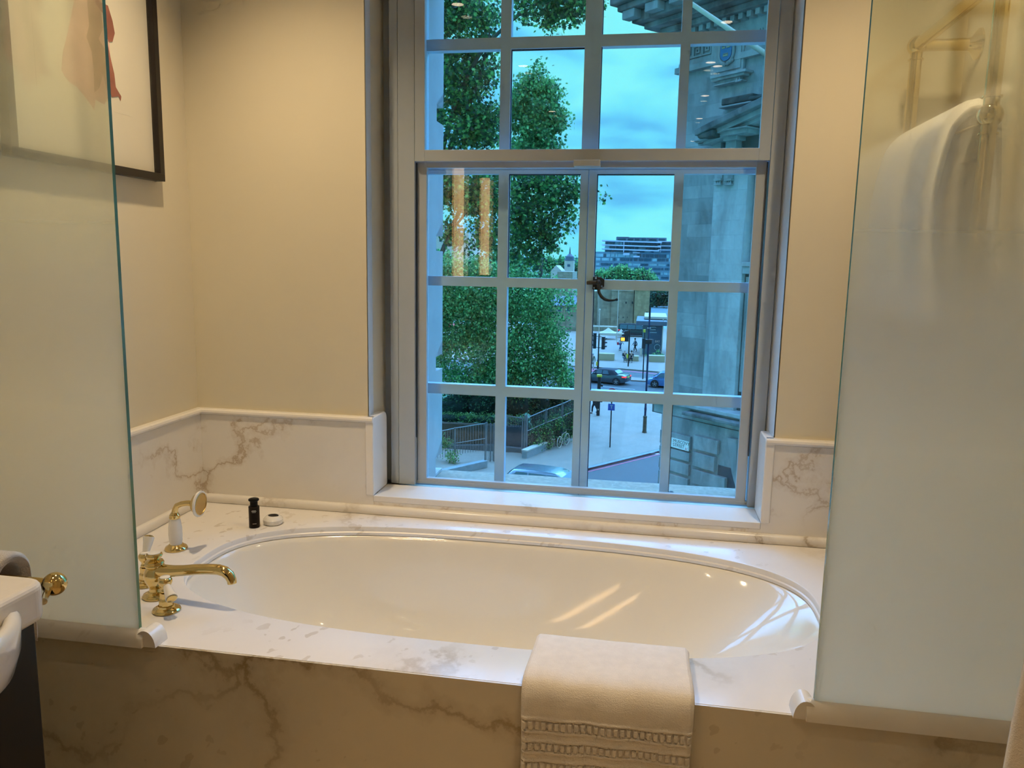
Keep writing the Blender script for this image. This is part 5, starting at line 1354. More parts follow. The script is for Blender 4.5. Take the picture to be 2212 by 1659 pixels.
# ================================================================ PEOPLE
def skinned(name, mt, parent, V, E, R, sub=2, root=0):
    me = bpy.data.meshes.new(name); me.from_pydata(V, E, []); me.materials.append(mt)
    o = bpy.data.objects.new(name, me); COL.objects.link(o); o.parent = parent
    o.modifiers.new('Skin', 'SKIN').use_smooth_shade = True
    sv = me.skin_vertices[0].data
    for i, r in enumerate(R): sv[i].radius = (r, r) if not hasattr(r, '__len__') else r
    sv[root].use_root = True
    s = o.modifiers.new('Subdivision', 'SUBSURF'); s.levels = sub; s.render_levels = sub
    return o
def person(label, base, face, pose, top, legs, hair, coat_len=.0):
    """about 1.75 m; local frame faces -y, pelvis root; one continuous skinned body"""
    t = thing('person', label, 'person', base, face)
    sit = pose == 'sit'; ph = .50 if sit else .93
    J = {'pel': (0, 0, ph), 'waist': (0, .0, ph+.14), 'chest': (0, -.01, ph+.38), 'neckb': (0, 0, ph+.53), 'neck': (0, -.01, ph+.60), 'head': (0, -.02, ph+.70), 'crown': (0, -.015, ph+.79)}
    lean = {'walk': .05, 'sit': .06}.get(pose, 0)
    for k in J: J[k] = (J[k][0], J[k][1]-lean*(J[k][2]-ph)/.8, J[k][2])
    sw = .24 if pose == 'walk' else .02
    for s, n in ((1, 'L'), (-1, 'R')):
        J['hip'+n] = (.09*s, 0, ph-.05)
        if sit:
            J['kn'+n] = (.13*s, -.42, ph+.0); J['an'+n] = (.14*s, -.46, .09); J['to'+n] = (.15*s, -.62, .04)
            J['el'+n] = (.25*s, -.06-lean*.3, ph+.24); J['wr'+n] = (.16*s, -.27, ph+.13)
        else:
            J['kn'+n] = (.10*s, -s*sw*.6-.03, .50); J['an'+n] = (.10*s, -s*sw+.05, .09+(.05 if s < 0 and pose == 'walk' else 0)); J['to'+n] = (.11*s, -s*sw-.11, .04+(.02 if s < 0 and pose == 'walk' else 0))
            J['el'+n] = (.24*s, s*sw*.4+.04-lean*.4, ph+.19); J['wr'+n] = (.25*s, s*sw*.9-.06-lean*.2, ph-.04)
        J['sh'+n] = (.185*s, -lean*.6, ph+.47)
    V = []; E = []; R = []; ix = {}
    def ad(k, r, par=None, pos=None):
        ix[k] = len(V); V.append(pos or J[k]); R.append(r)
        if par: E.append((ix[par], ix[k]))
    ad('pel', .135); ad('waist', .115, 'pel'); ad('chest', .135, 'waist'); ad('neckb', .075, 'chest'); ad('neck', .055, 'neckb'); ad('head', (.080, .095), 'neck'); ad('crown', .065, 'head')
    for n, s in (('L', 1), ('R', -1)):
        ad('sh'+n, .062, 'neckb'); ad('el'+n, .045, 'sh'+n); ad('wr'+n, .028, 'el'+n)
        w = V3(J['wr'+n]); d = (w-V3(J['el'+n])).normalized(); lat = V3((1, 0, 0)) if sit else V3((0, 1, 0))
        pm = w+d*.05; ad('pm'+n, .030, 'wr'+n, tuple(pm))
        for f, (o_, ln) in enumerate(((-.033, .065), (-.011, .080), (.011, .075), (.033, .058))):
            a_ = pm+d*.035+lat*o_; b_ = a_+d*ln*.55+V3((0, -.012, -.004)); 
            ad(f'f{n}{f}a', .009, 'pm'+n, tuple(a_)); ad(f'f{n}{f}b', .008, f'f{n}{f}a', tuple(b_))
        ad('th'+n, .009, 'wr'+n, tuple(w+d*.045-lat*.05))
        ad('hip'+n, .095, 'pel'); ad('kn'+n, .062, 'hip'+n); ad('an'+n, .040, 'kn'+n); ad('to'+n, .035, 'an'+n)
    skinned('body', M['skin'], t, V, E, R, 1)
    # clothes follow the same joints with a larger radius
    V = []; E = []; R = []; ix = {}
    low = ph-.12-coat_len
    ad('pel', .155, pos=(0, J['pel'][1], ph-.02 if not sit else ph+.03)); ad('waist', .135, 'pel'); ad('chest', .155, 'waist'); ad('nk', .078, 'chest', (0, J['neckb'][1], ph+.50))
    for n in 'LR': ad('sh'+n, .078, 'chest'); ad('el'+n, .060, 'sh'+n); ad('cf'+n, .042, 'el'+n, tuple(V3(J['el'+n]).lerp(V3(J['wr'+n]), .93)))
    if coat_len: ad('hem', .17, 'pel', (0, J['pel'][1], ph-.10-coat_len))
    skinned('jacket', top, t, V, E, R, 1)
    V = []; E = []; R = []; ix = {}
    ad('pel', .142)
    for n in 'LR': ad('hip'+n, .108, 'pel'); ad('kn'+n, .076, 'hip'+n); ad('cf'+n, .058, 'kn'+n, tuple(V3(J['kn'+n]).lerp(V3(J['an'+n]), .92)))
    skinned('trousers', legs, t, V, E, R, 1)
    for n in 'LR':
        a_, b_ = V3(J['an'+n]), V3(J['to'+n]); mb = MB(); mb.ball((a_+b_)/2+V3((0, 0, -.015)), .06, 12, 8, (.8, 2.0, .72)); mb.build('shoe', M['black'], t, smooth=True, local=True)
    hc_ = V3(J['head']); mb = MB(); mb.ball(hc_+V3((0, .022, .035)), .105, 16, 10, (.95, 1.05, 1.02)); mb.build('hair', hair, t, smooth=True, local=True)
    mb = MB(); fc = hc_+V3((0, -.088, -.005)); mb.ball(fc+V3((0, -.010, -.01)), .016, 8, 6, (1, 1.3, 1.4))
    for s in (-1, 1): mb.ball(hc_+V3((s*.088, .0, -.01)), .02, 8, 6, (.5, 1, 1.4))
    mb.build('nose_and_ears', M['skin'], t, smooth=True, local=True)
    mb = MB()
    for s in (-1, 1): mb.ball(hc_+V3((s*.032, -.086, .015)), .010, 8, 6, (1.3, .6, .8))
    mb.ball(hc_+V3((0, -.084, -.048)), .012, 8, 6, (2.0, .6, .45)); mb.build('eyes_and_mouth', M['ink'], t, smooth=True, local=True)
    return t
person('person in dark jacket and shirt sitting on the stone block, left of two', gp(1348.5, 781)+V3((0, -.1, 0)), .25, 'sit', M['darkcloth'], M['greycloth'], M['hairgrey'])
person('person in dark jumper sitting on the stone block, right of the two', gp(1363.5, 782)+V3((0, -.1, 0)), -.1, 'sit', M['darkcloth'], M['darkcloth'], M['hairdark'])
person('person in blue grey shirt and black trousers walking across the plaza', gp(1371.5, 760.5), -1.1, 'walk', M['greycloth'], M['black'], M['hairdark'])
p_ = person('person in pale top and blue jeans carrying a red bag, behind the seated men', gp(1339.5, 757.5), 2.4, 'walk', M['palecloth'], M['jeans'], M['hairgrey'])
q = gp(1339.5, 757.5); o = MB().box(q.x-.42, q.x-.20, q.y-.14, q.y-.0, GZ+.72, GZ+1.08).build('shoulder_bag', M['redcloth'], origin=(q.x-.3, q.y-.07, GZ+.72), bevel=.03); tag(o, 'small red bag held by the person in blue jeans', 'bag')
person('person in long khaki coat and pale trousers standing at the left edge of the plaza', gp(1279.5, 799), PI, 'stand', M['khaki'], M['palecloth'], M['hairgrey'], .22)
person('white haired person in dark jacket walking behind the yellow capped column', gp(1284, 893), -1.4, 'walk', M['darkcloth'], M['darkcloth'], M['white'])
# ================================================================ GLASS SCREENS
def screen(name, label, x0, x1):
    z0, z1 = ZD+.036, 2.45; y0, y1 = -1.060, -1.050
    mb = MB(); p = [(x, y, z) for z in (z0, z1) for y in (y0, y1) for x in (x0, x1)]
    mb.add(p, [(0,1,5,4), (2,6,7,3)]); mb.mi = 1
    mb.add(p, [(0,2,3,1), (4,5,7,6), (0,4,6,2), (1,3,7,5)])
    o = mb.build(name, [M['frost'], M['glassedge']], origin=((x0+x1)/2, -1.055, z0))
    return tag(o, label, 'glass screen')
screen('glass_screen', 'frosted glass screen with green edge standing on the kerb beside the brass taps', XL+.003, -1.134)
screen('glass_screen', 'frosted glass screen standing on the kerb in front of the brass towel rail', .366, XR-.003)

# ================================================================ TAPS
def valve(name, label, base, ldir, hot=True):
    t = thing(name, label, 'tap', base)
    B = V3(base); s = 1.0
    MB().lathe([(.034, .0005), (.035, .003), (.033, .007), (.027, .010), (.021, .012), (.020, .016)], 40, B).build('base_flange', M['brass'], t, smooth=40)
    MB().lathe([(.0175, .016), (.0175, .030), (.0150, .036), (.0150, .050)], 8, B).build('hex_body', M['brass'], t)
    MB().lathe([(.010, .050), (.012, .053), (.012, .057), (.0095, .060), (.0105, .066), (.015, .071), (.0175, .078), (.0165, .085), (.012, .090)], 32, B).build('hub', M['brass'], t, smooth=60)
    MB().lathe([(.0125, .0895), (.0125, .0915), (.010, .093), (.001, .0935)], 28, B).build('index_button', M['porc'], t, smooth=50, label='white porcelain index button')
    d = V3(ldir).normalized(); p0 = B+V3((0, 0, .077))+d*.013
    lv = MB().lathe([(.0085, 0), (.0100, .008), (.0130, .030), (.0150, .040), (.0148, .043)], 28, p0, d).build('lever', M['porc'], t, smooth=40, label='white porcelain lever')
    MB().lathe([(.0125, .0425), (.0125, .046), (.009, .048), (.001, .0485)], 24, p0, d).build('lever_tip', M['brass'], lv, origin=B, smooth=40)
    return t
valve('bath_tap', 'brass bath tap with white lever, on the deck nearest the glass edge corner', (-1.180, -.886, ZD), (.72, -.62, -.50))
valve('bath_tap', 'brass bath tap with white lever, behind the spout at far left of the tub', (-1.332, -.748, ZD), (-.05, .45, .85))
B = V3((-1.257, -.815, ZD)); t = thing('bath_spout', 'polished brass bath spout with long curved nozzle between two taps', 'bath spout', B)
MB().lathe([(.034, .0005), (.035, .004), (.032, .009), (.023, .013), (.017, .018), (.0165, .026)], 40, B).build('base_flange', M['brass'], t, smooth=40)
MB().lathe([(.0165, .026), (.020, .034), (.0265, .046), (.0290, .058), (.0275, .070), (.022, .080), (.0195, .084)], 40, B).build('urn_body', M['brass'], t, smooth=60)
MB().lathe([(.0195, .084), (.0235, .086), (.0245, .089), (.0235, .092), (.0225, .093), (.0245, .096), (.0225, .100), (.015, .102), (.011, .105), (.013, .108), (.0195, .111), (.0215, .116), (.0195, .120), (.016, .1215)], 40, B).build('collar_knob', M['brass'], t, smooth=40)
MB().lathe([(.016, .1212), (.016, .1228), (.001, .124)], 32, B).build('button', M['porc'], t, smooth=50)
dirs = V3((.93, -.08, 0)).normalized(); p0 = B+V3((0, 0, .075))
pts = []; rads = []
for u, h, r in [(.005, .000, .019), (.03, .000, .0175), (.055, .003, .0155), (.09, .009, .0142), (.13, .017, .0138), (.165, .022, .0138), (.195, .024, .0138), (.213, .021, .0138), (.226, .012, .0132), (.232, .001, .0122), (.233, -.008, .0118)]:
    pts.append(p0+dirs*u+V3((0, 0, h))); rads.append(r)
MB().tube(pts, rads, 28).build('nozzle', M['brass'], t, smooth=60)
# hand shower standing in its holder
B = V3((-1.407, -.491, ZD)); t = thing('hand_shower', 'brass and white porcelain hand shower standing upright on the tub deck', 'hand shower', B)
MB().lathe([(.033, .0005), (.034, .004), (.031, .010), (.025, .013), (.021, .017), (.019, .018)], 40, B).build('base_flange', M['brass'], t, smooth=40)
MB().lathe([(.018, .018), (.0195, .030), (.0205, .050), (.0200, .070), (.0175, .088), (.0150, .0995)], 36, B).build('grip', M['porc'], t, smooth=50, label='white porcelain grip')
MB().lathe([(.0155, .0995), (.0165, .103), (.015, .107), (.0155, .110), (.012, .115), (.0105, .118)], 32, B).build('collar', M['brass'], t, smooth=40)
hd = V3((.995, .05, -.02)).normalized()
pp = [B+V3((0, 0, .116)), B+V3((0.001, 0, .128))+hd*.002, B+V3((0, 0, .140))+hd*.009, B+V3((0, 0, .147))+hd*.024, B+V3((0, 0, .151))+hd*.042, B+V3((0, 0, .152))+hd*.060]
MB().tube(pp, [.0095, .009, .0088, .0086, .0086, .0095], 20).build('neck', M['brass'], t, smooth=60)
hc = pp[-1]
hdm = MB().lathe([(.010, -.004), (.016, 0), (.028, .008), (.033, .016), (.034, .020)], 40, hc, hd).build('head', M['brass'], t, smooth=50)
MB().lathe([(.034, .019), (.0395, .0205), (.0405, .0235), (.0395, .0265), (.0335, .0275), (.0335, .022)], 44, hc, hd).build('rim', M['porc'], hdm, origin=B, smooth=50, label='white porcelain rim')
MB().lathe([(.0334, .027), (.0345, .0285), (.0320, .0295), (.0300, .026), (.0300, .0245), (.001, .0245)], 44, hc, hd).build('rose_plate', M['brassd'], hdm, origin=B, smooth=40, label='perforated brass rose plate')

# ================================================================ TOILETRIES
B = V3((-1.273, -.25, ZD)); t = thing('toiletry_bottle', 'small dark brown toiletry bottle with black cap on the tub deck', 'bottle', B)
MB().lathe([(.0165, .0003), (.0178, .002), (.0178, .072), (.0165, .0735), (.012, .074)], 40, B).build('bottle_body', M['blackg'], t, smooth=40)
MB().lathe([(.0125, .0735), (.0125, .090), (.0165, .0925), (.0178, .0955), (.0165, .0985), (.012, .1003), (.001, .1005)], 36, B).build('cap', M['blackp'], t, smooth=40)
def arcmarks(z, h, widths, r, a0):
    mb = MB(); a = a0
    for w, g in widths:
        da = w/r
        p = [(B.x+rr*math.cos(q), B.y+rr*math.sin(q), zz) for zz in (z, z+h) for rr in (r, r+.0002) for q in (a, a+da)]
        mb.hexa(p); a += da+g/r
    return mb
am = -PI/2+.02
mb = arcmarks(.0615+ZD, .0016, [(.0012, .0006)]*7, .0179, am+.10)
mb2 = arcmarks(.0583+ZD, .0020, [(.0015, .0006)]*8, .0179, am-.02)
mb.add(mb2.v, mb2.f); mb3 = arcmarks(.0552+ZD, .0016, [(.0012, .0006)]*7, .0179, am+.10); mb.add(mb3.v, mb3.f)
mb.build('label_lettering', M['print'], t, label='fine pale lettering')
arcmarks(.0155+ZD, .0018, [(.0011, .0005)]*8, .0179, am+.15).build('maker_lettering', M['print'], t)
B = V3((-1.228, -.205, ZD)); t = thing('soap_jar', 'round cream soap pot with a dark oval lid mark next to the bottle', 'soap jar', B)
MB().lathe([(.024, .0003), (.029, .001), (.032, .004), (.0335, .010), (.0335, .018), (.0315, .0195), (.0285, .024), (.023, .028), (.014, .0295), (.001, .030)], 18, B).build('jar_body', M['porc'], t, smooth=28)
vs = [(B.x+.0165*math.cos(a)*(1+.22*max(0, math.cos(a))**6), B.y+.0135*math.sin(a), ZD+.0288) for a in [2*PI*k/32 for k in range(32)]]
MB().prism(vs, (0, 0, .0022)).build('lid_seal', M['blackg'], t, bevel=.0008)

# ================================================================ TOWEL OVER THE TUB EDGE
def cloth_path(pts, n):
    P = [V3(p) for p in pts]; L = [0]
    for a, b_ in zip(P, P[1:]): L.append(L[-1]+(b_-a).length)
    out = []
    for i in range(n+1):
        s = L[-1]*i/n; k = max(j for j in range(len(L)) if L[j] <= s+1e-9); k = min(k, len(P)-2)
        f = (s-L[k])/(L[k+1]-L[k]); a, b_ = P[k], P[k+1]
        q = a.lerp(b_, f); out.append((q, s))
    return out, L[-1]
def smooth_pts(pts, it=2):
    P = [V3(p) for p in pts]
    for _ in range(it):
        Q = [P[0]]
        for a, b_ in zip(P, P[1:]): Q += [a.lerp(b_, .25), a.lerp(b_, .75)]
        Q.append(P[-1]); P = Q
    return P
def drape(outer_pts, x0, x1, th, nu, nv, disp=None, side=0):
    """closed folded cloth slab: outer skin with displacement, inner skin offset by th; path in (y,z), spans x"""
    path, L = cloth_path(smooth_pts([(0, y, z) for y, z in outer_pts]), nv)
    nrm = []
    for i in range(len(path)):
        a = path[max(0, i-1)][0]; b_ = path[min(len(path)-1, i+1)][0]; d = (b_-a).normalized()
        nrm.append(V3((0, -d.z, d.y)) if False else V3((0, d.z, -d.y)))
    mb = MB(); vs = []; fs = []
    W = nu+1
    for skin in (0, 1):
        for j, (p, s) in enumerate(path):
            for i in range(W):
                u = i/nu; e = min(u, 1-u)*(x1-x0); v_e = min(s, L-s)
                rnd = min(1, math.sqrt(max(0, e)/.009) if e < .009 else 1)*min(1, math.sqrt(max(0, v_e)/.009) if v_e < .009 else 1)
                half = th/2*rnd
                d = half if skin == 0 else -half
                if skin == 0 and disp: d += disp(u, s, L)*rnd
                w = .003*math.sin(u*9+s*7)+.002*math.sin(u*23-s*13)
                q = p - nrm[j]*(th/2) + nrm[j]*(d+ w*min(1, s/.25))
                vs.append((x0+(x1-x0)*u + .002*math.sin(s*21+u*3) - side*s, q.y, q.z))
    n1 = len(path)*W
    for j in range(len(path)-1):
        for i in range(nu):
            a = j*W+i; fs.append((a, a+1, a+W+1, a+W)); b_ = n1+a; fs.append((b_, b_+W, b_+W+1, b_+1))
    rim = [i for i in range(W)] + [j*W+nu for j in range(1, len(path))] + [(len(path)-1)*W+i for i in range(nu-1, -1, -1)] + [j*W for j in range(len(path)-2, 0, -1)]
    for k in range(len(rim)):
        a, b_ = rim[k], rim[(k+1) % len(rim)]; fs.append((a, n1+a, n1+b_, b_))
    mb.add(vs, fs); return mb
bands = [(.318, .013), (.364, .012), (.408, .012)]
def tdisp(u, s, L):
    d = 0
    s2 = s - .006*math.sin(u*5.6+1.0)*(max(0, s-.25)*8)
    for c, h in bands:
        q = s2-c
        if abs(q) < h+.004:
            if abs(q) < h*.62:
                ph = (u*26) % 1
                d = .0030 if .20 < ph < .80 else -.0050
            elif abs(q) < h*.82: d = -.0050
            elif abs(q) < h+.004: d = .0022
    return d
mb = drape([(-.868, .5650), (-.866, .584), (-.874, .5915), (-.93, .5945), (-1.00, .5945), (-1.055, .592), (-1.082, .576), (-1.0945, .54), (-1.098, .48), (-1.098, .40), (-1.098, .17)], -.226, .130, .022, 364, 330, tdisp)
o = mb.build('hand_towel', M['towel'], origin=(-.05, -.97, ZD+.004), smooth=True)
tag(o, 'thick white hand towel with woven bands folded over the tub edge', 'towel')

# ================================================================ PICTURE ON THE LEFT WALL
PX = XL+.001
py0, py1, pz0, pz1 = -.820, -.182, 1.700, 2.62
t = thing('framed_picture', 'black framed botanical print of blush petals on the left wall', 'picture', (XL, (py0+py1)/2, pz0))
w = .024; mb = MB()
for a in ((py0, py1, pz0, pz0+w), (py0, py1, pz1-w, pz1), (py0, py0+w, pz0+w, pz1-w), (py1-w, py1, pz0+w, pz1-w)): mb.box(PX, PX+.030, *a)
mb.build('frame', M['blackwood'], t, bevel=.001)
MB().box(PX, PX+.008, py0+w, py1-w, pz0+w, pz1-w).build('mat_board', M['matboard'], t)
def art(pxs, mt, dx):
    vs = []
    for px, py in pxs:
        d = ray(px, py); k = (PX+.008-CAM.x)/d.x; q = CAM+d*k; vs.append((PX+.0082+dx, q.y, q.z))
    return MB().prism(vs, (.0003, 0, 0))
sh = MB().box(PX+.008, PX+.0083, py0+w+.10, py1-w-.095, pz0+w+.16, pz1-w-.1).build('sheet', M['matboard'], t)
art([(150,-90),(160,0),(146,70),(136,110),(132,150),(140,165),(150,178),(165,187),(180,205),(197,228),(203,238),(206,215),(225,226),(236,205),(240,170),(236,90),(226,84),(218,20),(222,-90)], M['petal1'], .0004).build('petals', M['petal1'], t, label='blush coloured drooping petals')
art([(188,-90),(188,10),(192,55),(186,80),(197,110),(202,150),(203,200),(214,190),(222,160),(230,195),(236,170),(228,110),(212,84),(222,60),(212,0),(210,-90)], M['petal2'], .0008).build('shaded_centre', M['petal2'], t)
art([(206,-90),(214,4),(232,12),(242,45),(247,72),(242,90),(234,90),(226,70),(222,30),(205,8)], M['petal3'], .0012).build('red_petal', M['petal3'], t)
art([(231,92),(239,130),(246,160),(249,188),(256,200),(261,208),(260,218),(255,208),(241,210),(233,190),(234,150)], M['petal3'], .0012).build('stamen', M['petal3'], t)
MB().box(PX+.020, PX+.0215, py0+w-.002, py1-w+.002, pz0+w-.002, pz1-w+.002).build('glazing', pane_mat('picture_glass', (1, 1, 1), .7), t)

# ================================================================ BRASS TOWEL RAIL AND TOWELS
t = thing('towel_rail', 'brass wall mounted towel rail behind the frosted screen', 'towel rail', (XR, -.38, .9))
RX = .722; yf, yn = -.10, -.665; zt = 2.087; zr = 1.796; r = .0165
def joint(mb, p, s=1.0):
    mb.ball(p, .027*s, 20, 12)
mb = MB(); mb.cyl((RX, yf, .70), (RX, yf, zt), r, n=20); mb.build('post', M['brass'], t, smooth=40)
mb = MB(); mb.cyl((RX, yn, .70), (RX, yn, zt), r, n=20); mb.build('post', M['brass'], t, smooth=40)
for z in (zt, zr, 1.42, 1.06, .74):
    mb = MB(); mb.cyl((RX, yf, z), (RX, yn, z), r if z == zt else r*.8, n=20); mb.build('rung', M['brass'], t, smooth=40)
for y in (yf, yn):
    for z in (zt, zr, 1.42, 1.06, .74):
        mb = MB(); joint(mb, (RX, y, z), 1.0)
        if z < zt: mb.lathe([(.017, .036), (.021, .037), (.021, .041), (.017, .042)], 20, (RX, y, z))
        mb.lathe([(.017, -.042), (.021, -.041), (.021, -.037), (.017, -.036)], 20, (RX, y, z))
        mb.build('joint', M['brass'], t, smooth=50)
    for z in (zt, .74):
        mb = MB(); mb.cyl((RX, y, z), (XR-.012, y, z), .0165, n=20)
        mb.lathe([(.016, 0), (.020, .010), (.034, .020), (.042, .025), (.043, .030), (.001, .030)], 36, (XR-.031, y, z), (1, 0, 0))
        mb.build('wall_bracket', M['brass'], t, smooth=45)
def hung(name, label, z, y0, y1, zb_front, zb_back, th, bulge, group=None):
    # folded over a rung that runs along y; profile in (x,z)
    prof = [(RX-.024-bulge*.4, zb_front), (RX-.030-bulge, (z+zb_front)/2), (RX-.028-bulge*.6, z-.03), (RX-.018, z+.012), (RX, z+.020), (RX+.018, z+.012), (RX+.026, z-.04), (RX+.028, zb_back)]
    path, L = cloth_path(smooth_pts([(x, 0, zz) for x, zz in prof]), 90)
    mb = MB(); vs = []; fs = []; nu = 34; W = nu+1
    nr = []
    for i in range(len(path)):
        d = (path[min(len(path)-1, i+1)][0]-path[max(0, i-1)][0]).normalized(); nr.append(V3((-d.z, 0, d.x)))
    for skin in (0, 1):
        for j, (p, s) in enumerate(path):
            for i in range(W):
                u = i/nu; e = min(u, 1-u)*abs(y1-y0); rnd = min(1, math.sqrt(e/.012)) if e < .012 else 1
                off = th*.5*rnd*(1 if skin == 0 else -1)
                hang = max(0, z-p.z)
                sw = .018*math.sin(u*7+hang*4)*min(1, hang/.15)
                q = p+nr[j]*(off+th*.5+sw*.5)
                vs.append((q.x, y0+(y1-y0)*u + .10*hang*(u-.5)*0 - .03*hang, q.z + .012*math.sin(u*6)*min(1, hang*3)))
    n1 = len(path)*W
    for j in range(len(path)-1):
        for i in range(nu):
            a = j*W+i; fs.append((a, a+1, a+W+1, a+W)); b_ = n1+a; fs.append((b_, b_+W, b_+W+1, b_+1))
    rim = [i for i in range(W)] + [j*W+nu for j in range(1, len(path))] + [(len(path)-1)*W+i for i in range(nu-1, -1, -1)] + [j*W for j in range(len(path)-2, 0, -1)]
    for k in range(len(rim)):
        a, b_ = rim[k], rim[(k+1) % len(rim)]; fs.append((a, n1+a, n1+b_, b_))
    mb.add(vs, fs); o = mb.build(name, M['towel'], origin=(RX, (y0+y1)/2, zb_front), smooth=True)
    return tag(o, label, 'towel')
hung('bath_towel', 'thick white bath towel hung over the upper rung of the brass rail', zr, -.13, -.60, 1.34, 1.39, .034, .035)
hung('bath_towel', 'white bath towel hung on the lower rung below the thick towel', 1.06, -.12, -.45, .76, .80, .028, .05)

# ================================================================ VANITY (LOWER LEFT)
t = thing('washstand', 'washstand with pale stone top, white round basin and black cabinet', 'washstand', (-1.33, -1.85, 0))
VY = -1.452; _q = at(112, 1300, VY); VX = _q.x; VZ = at(60, 1243, VY).z
mb = MB(); n = 8; R = .035; poly = [(XL+.001, VY), (VX-R, VY)] + [(VX-R+R*math.sin(a*PI/2/n), VY-R+R*math.cos(a*PI/2/n)) for a in range(1, n+1)] + [(VX, -2.45), (XL+.001, -2.45)]
mb.prism([(x, y, VZ-.070) for x, y in poly], (0, 0, .070))
ct = mb.build('countertop', M['porc'], t, bevel=.012, seg=4)
ct.data.materials[0] = mat('pale_honed_stone_top', (.80, .74, .65), .45, var=.05, vs=20)
MB().box(XL+.001, at(77, 1372, VY-.022).x, -2.42, VY-.022, .001, VZ-.0705).build('cabinet', M['vanityblack'], t, bevel=.003)
_q = at(46, 1418, -1.62); bc = V3((_q.x-.222, -1.665, _q.z+.008))
prof = [(.02, -.128), (.11, -.122), (.155, -.106), (.183, -.076), (.194, -.040), (.197, -.005), (.197, .006), (.192, .016), (.183, .019), (.174, .014), (.169, .002), (.150, -.040), (.10, -.075), (.01, -.085)]
MB().lathe(prof, 72, bc).build('basin', M['porc'], t, smooth=50, label='white round basin')
bar = MB(); pa = at(118, 1261, VY+.062); 
bar.cyl((XL+.001, pa.y, pa.z), pa, .0085, n=20); bm = bar.build('towel_bar', M['brass'], t, smooth=40)
MB().ball(pa, .0215, 32, 20).build('ball_end', M['brass'], bm, origin=t.location, smooth=True)
MB().cyl((VX-.006, VY-.012, VZ-.040), pa+V3((-.004, -.012, -.006)), .0062, n=16).build('stay_rod', M['chrome'], bm, origin=t.location, smooth=40, label='silvery stay rod')
# rolled towel on the bar
mb = MB()
def rolled(y, z, ro, x0, x1, zb):
    prof = []
    for i in range(25):
        a = PI*i/24; prof.append((y-ro*math.cos(a)*-1*-1, z+ro*math.sin(a)))
    prof = [(y-ro, zb)] + [(y-ro*math.cos(PI*i/24), z+ro*math.sin(PI*i/24)) for i in range(25)] + [(y+ro, zb)]
    return prof
zb_ = at(80, 1409, pa.y).z
o = drape([(pa.y-.030, pa.z-.02)]+[(pa.y-.030*math.cos(PI*i/12), pa.z+.002+.031*math.sin(PI*i/12)) for i in range(1, 12)]+[(pa.y+.030, pa.z-.03), (pa.y+.028, zb_)], XL+.03, at(32, 1240, pa.y).x, .020, 60, 60).build('face_towel', M['towel'], origin=(-1.3, pa.y, zb_), smooth=True)
tag(o, 'white face towel folded over the brass bar behind the washstand', 'towel')

# ================================================================ ROBE AT THE RIGHT EDGE
def wd(u, v):
    return -.0022*max(0, math.sin(u*PI*46+ (int(v*40) % 2)*PI))*max(0, math.sin(v*PI*2*40))
vs = []; fs = []; nu, nv = 110, 260
for skin in (0, 1):
    for j in range(nv+1):
        v = j/nv; z = 1.75-1.748*v
        xl = .735-.150*min(1, v*2.75)-.0875*v+.006*math.sin(v*9); xr = XR-.006
        for i in range(nu+1):
            u = i/nu; e = min(u, 1-u); rr_ = min(1, math.sqrt(e/.05)) if e < .05 else 1
            y = -1.50+(.022*rr_)*(1 if skin else -1)+.022*math.sin(u*11+v*2)*min(1, v*3)
            if not skin: y -= wd(u, v)*rr_
            vs.append((xl+(xr-xl)*u, y, z))
W = nu+1; n1 = (nv+1)*W
for j in range(nv):
    for i in range(nu):
        a = j*W+i; fs.append((a, a+W, a+W+1, a+1)); b_ = n1+a; fs.append((b_, b_+1, b_+W+1, b_+W))
rim = [i for i in range(W)] + [j*W+nu for j in range(1, nv+1)] + [nv*W+i for i in range(nu-1, -1, -1)] + [j*W for j in range(nv-1, 0, -1)]
for k in range(len(rim)): a, b_ = rim[k], rim[(k+1) % len(rim)]; fs.append((a, b_, n1+b_, n1+a))
mb = MB(); mb.add(vs, fs)
o = mb.build('bathrobe', M['towel'], origin=(.75, -1.5, .002), smooth=True)
tag(o, 'white waffle bathrobe hanging at the right edge of the view', 'bathrobe')

# ================================================================ LIGHTS OF THE ROOM
spots = [(.398, -2.256), (.433, -3.342), (.375, -3.227), (.414, -4.388), (.429, -5.479), (.449, -6.97), (-1.14, -.62), (.58, -.64), (-1.15, -1.75), (-1.0, -3.2), (-1.0, -5.0)]
SP = {}
dl = None
for i, (x, y) in enumerate(spots):
    if dl is None:
        dl = thing('downlight', 'round recessed ceiling downlight giving warm light', 'ceiling light', (x, y, CE), group='recessed ceiling downlights')
        MB().lathe([(.034, -.001), (.048, -.001), (.050, -.004), (.046, -.008), (.036, -.006)], 36, (x, y, CE), caps=False).build('trim_ring', M['white'], dl, smooth=40)
        MB().lathe([(.0355, -.004), (.0355, -.002), (.001, -.002)], 30, (x, y, CE)).build('lens', M['lamp'], dl)
        d = dl
    else:
        d = copy_tree(dl); d.location = (x, y, CE)
    L = bpy.data.lights.new('downlight_beam', 'SPOT'); L.energy = 10.4; L.color = (1, .765, .47)
    L.spot_size = math.radians(95); L.spot_blend = .7; L.shadow_soft_size = .03
    o = bpy.data.objects.new('downlight_beam', L); COL.objects.link(o); o.location = (x, y, CE-.02)
    SP[i] = L
for k_i, e_ in ((6, 65), (7, 56)): SP[k_i].energy = e_; SP[k_i].spot_size = math.radians(104); SP[k_i].spot_blend = 1.0
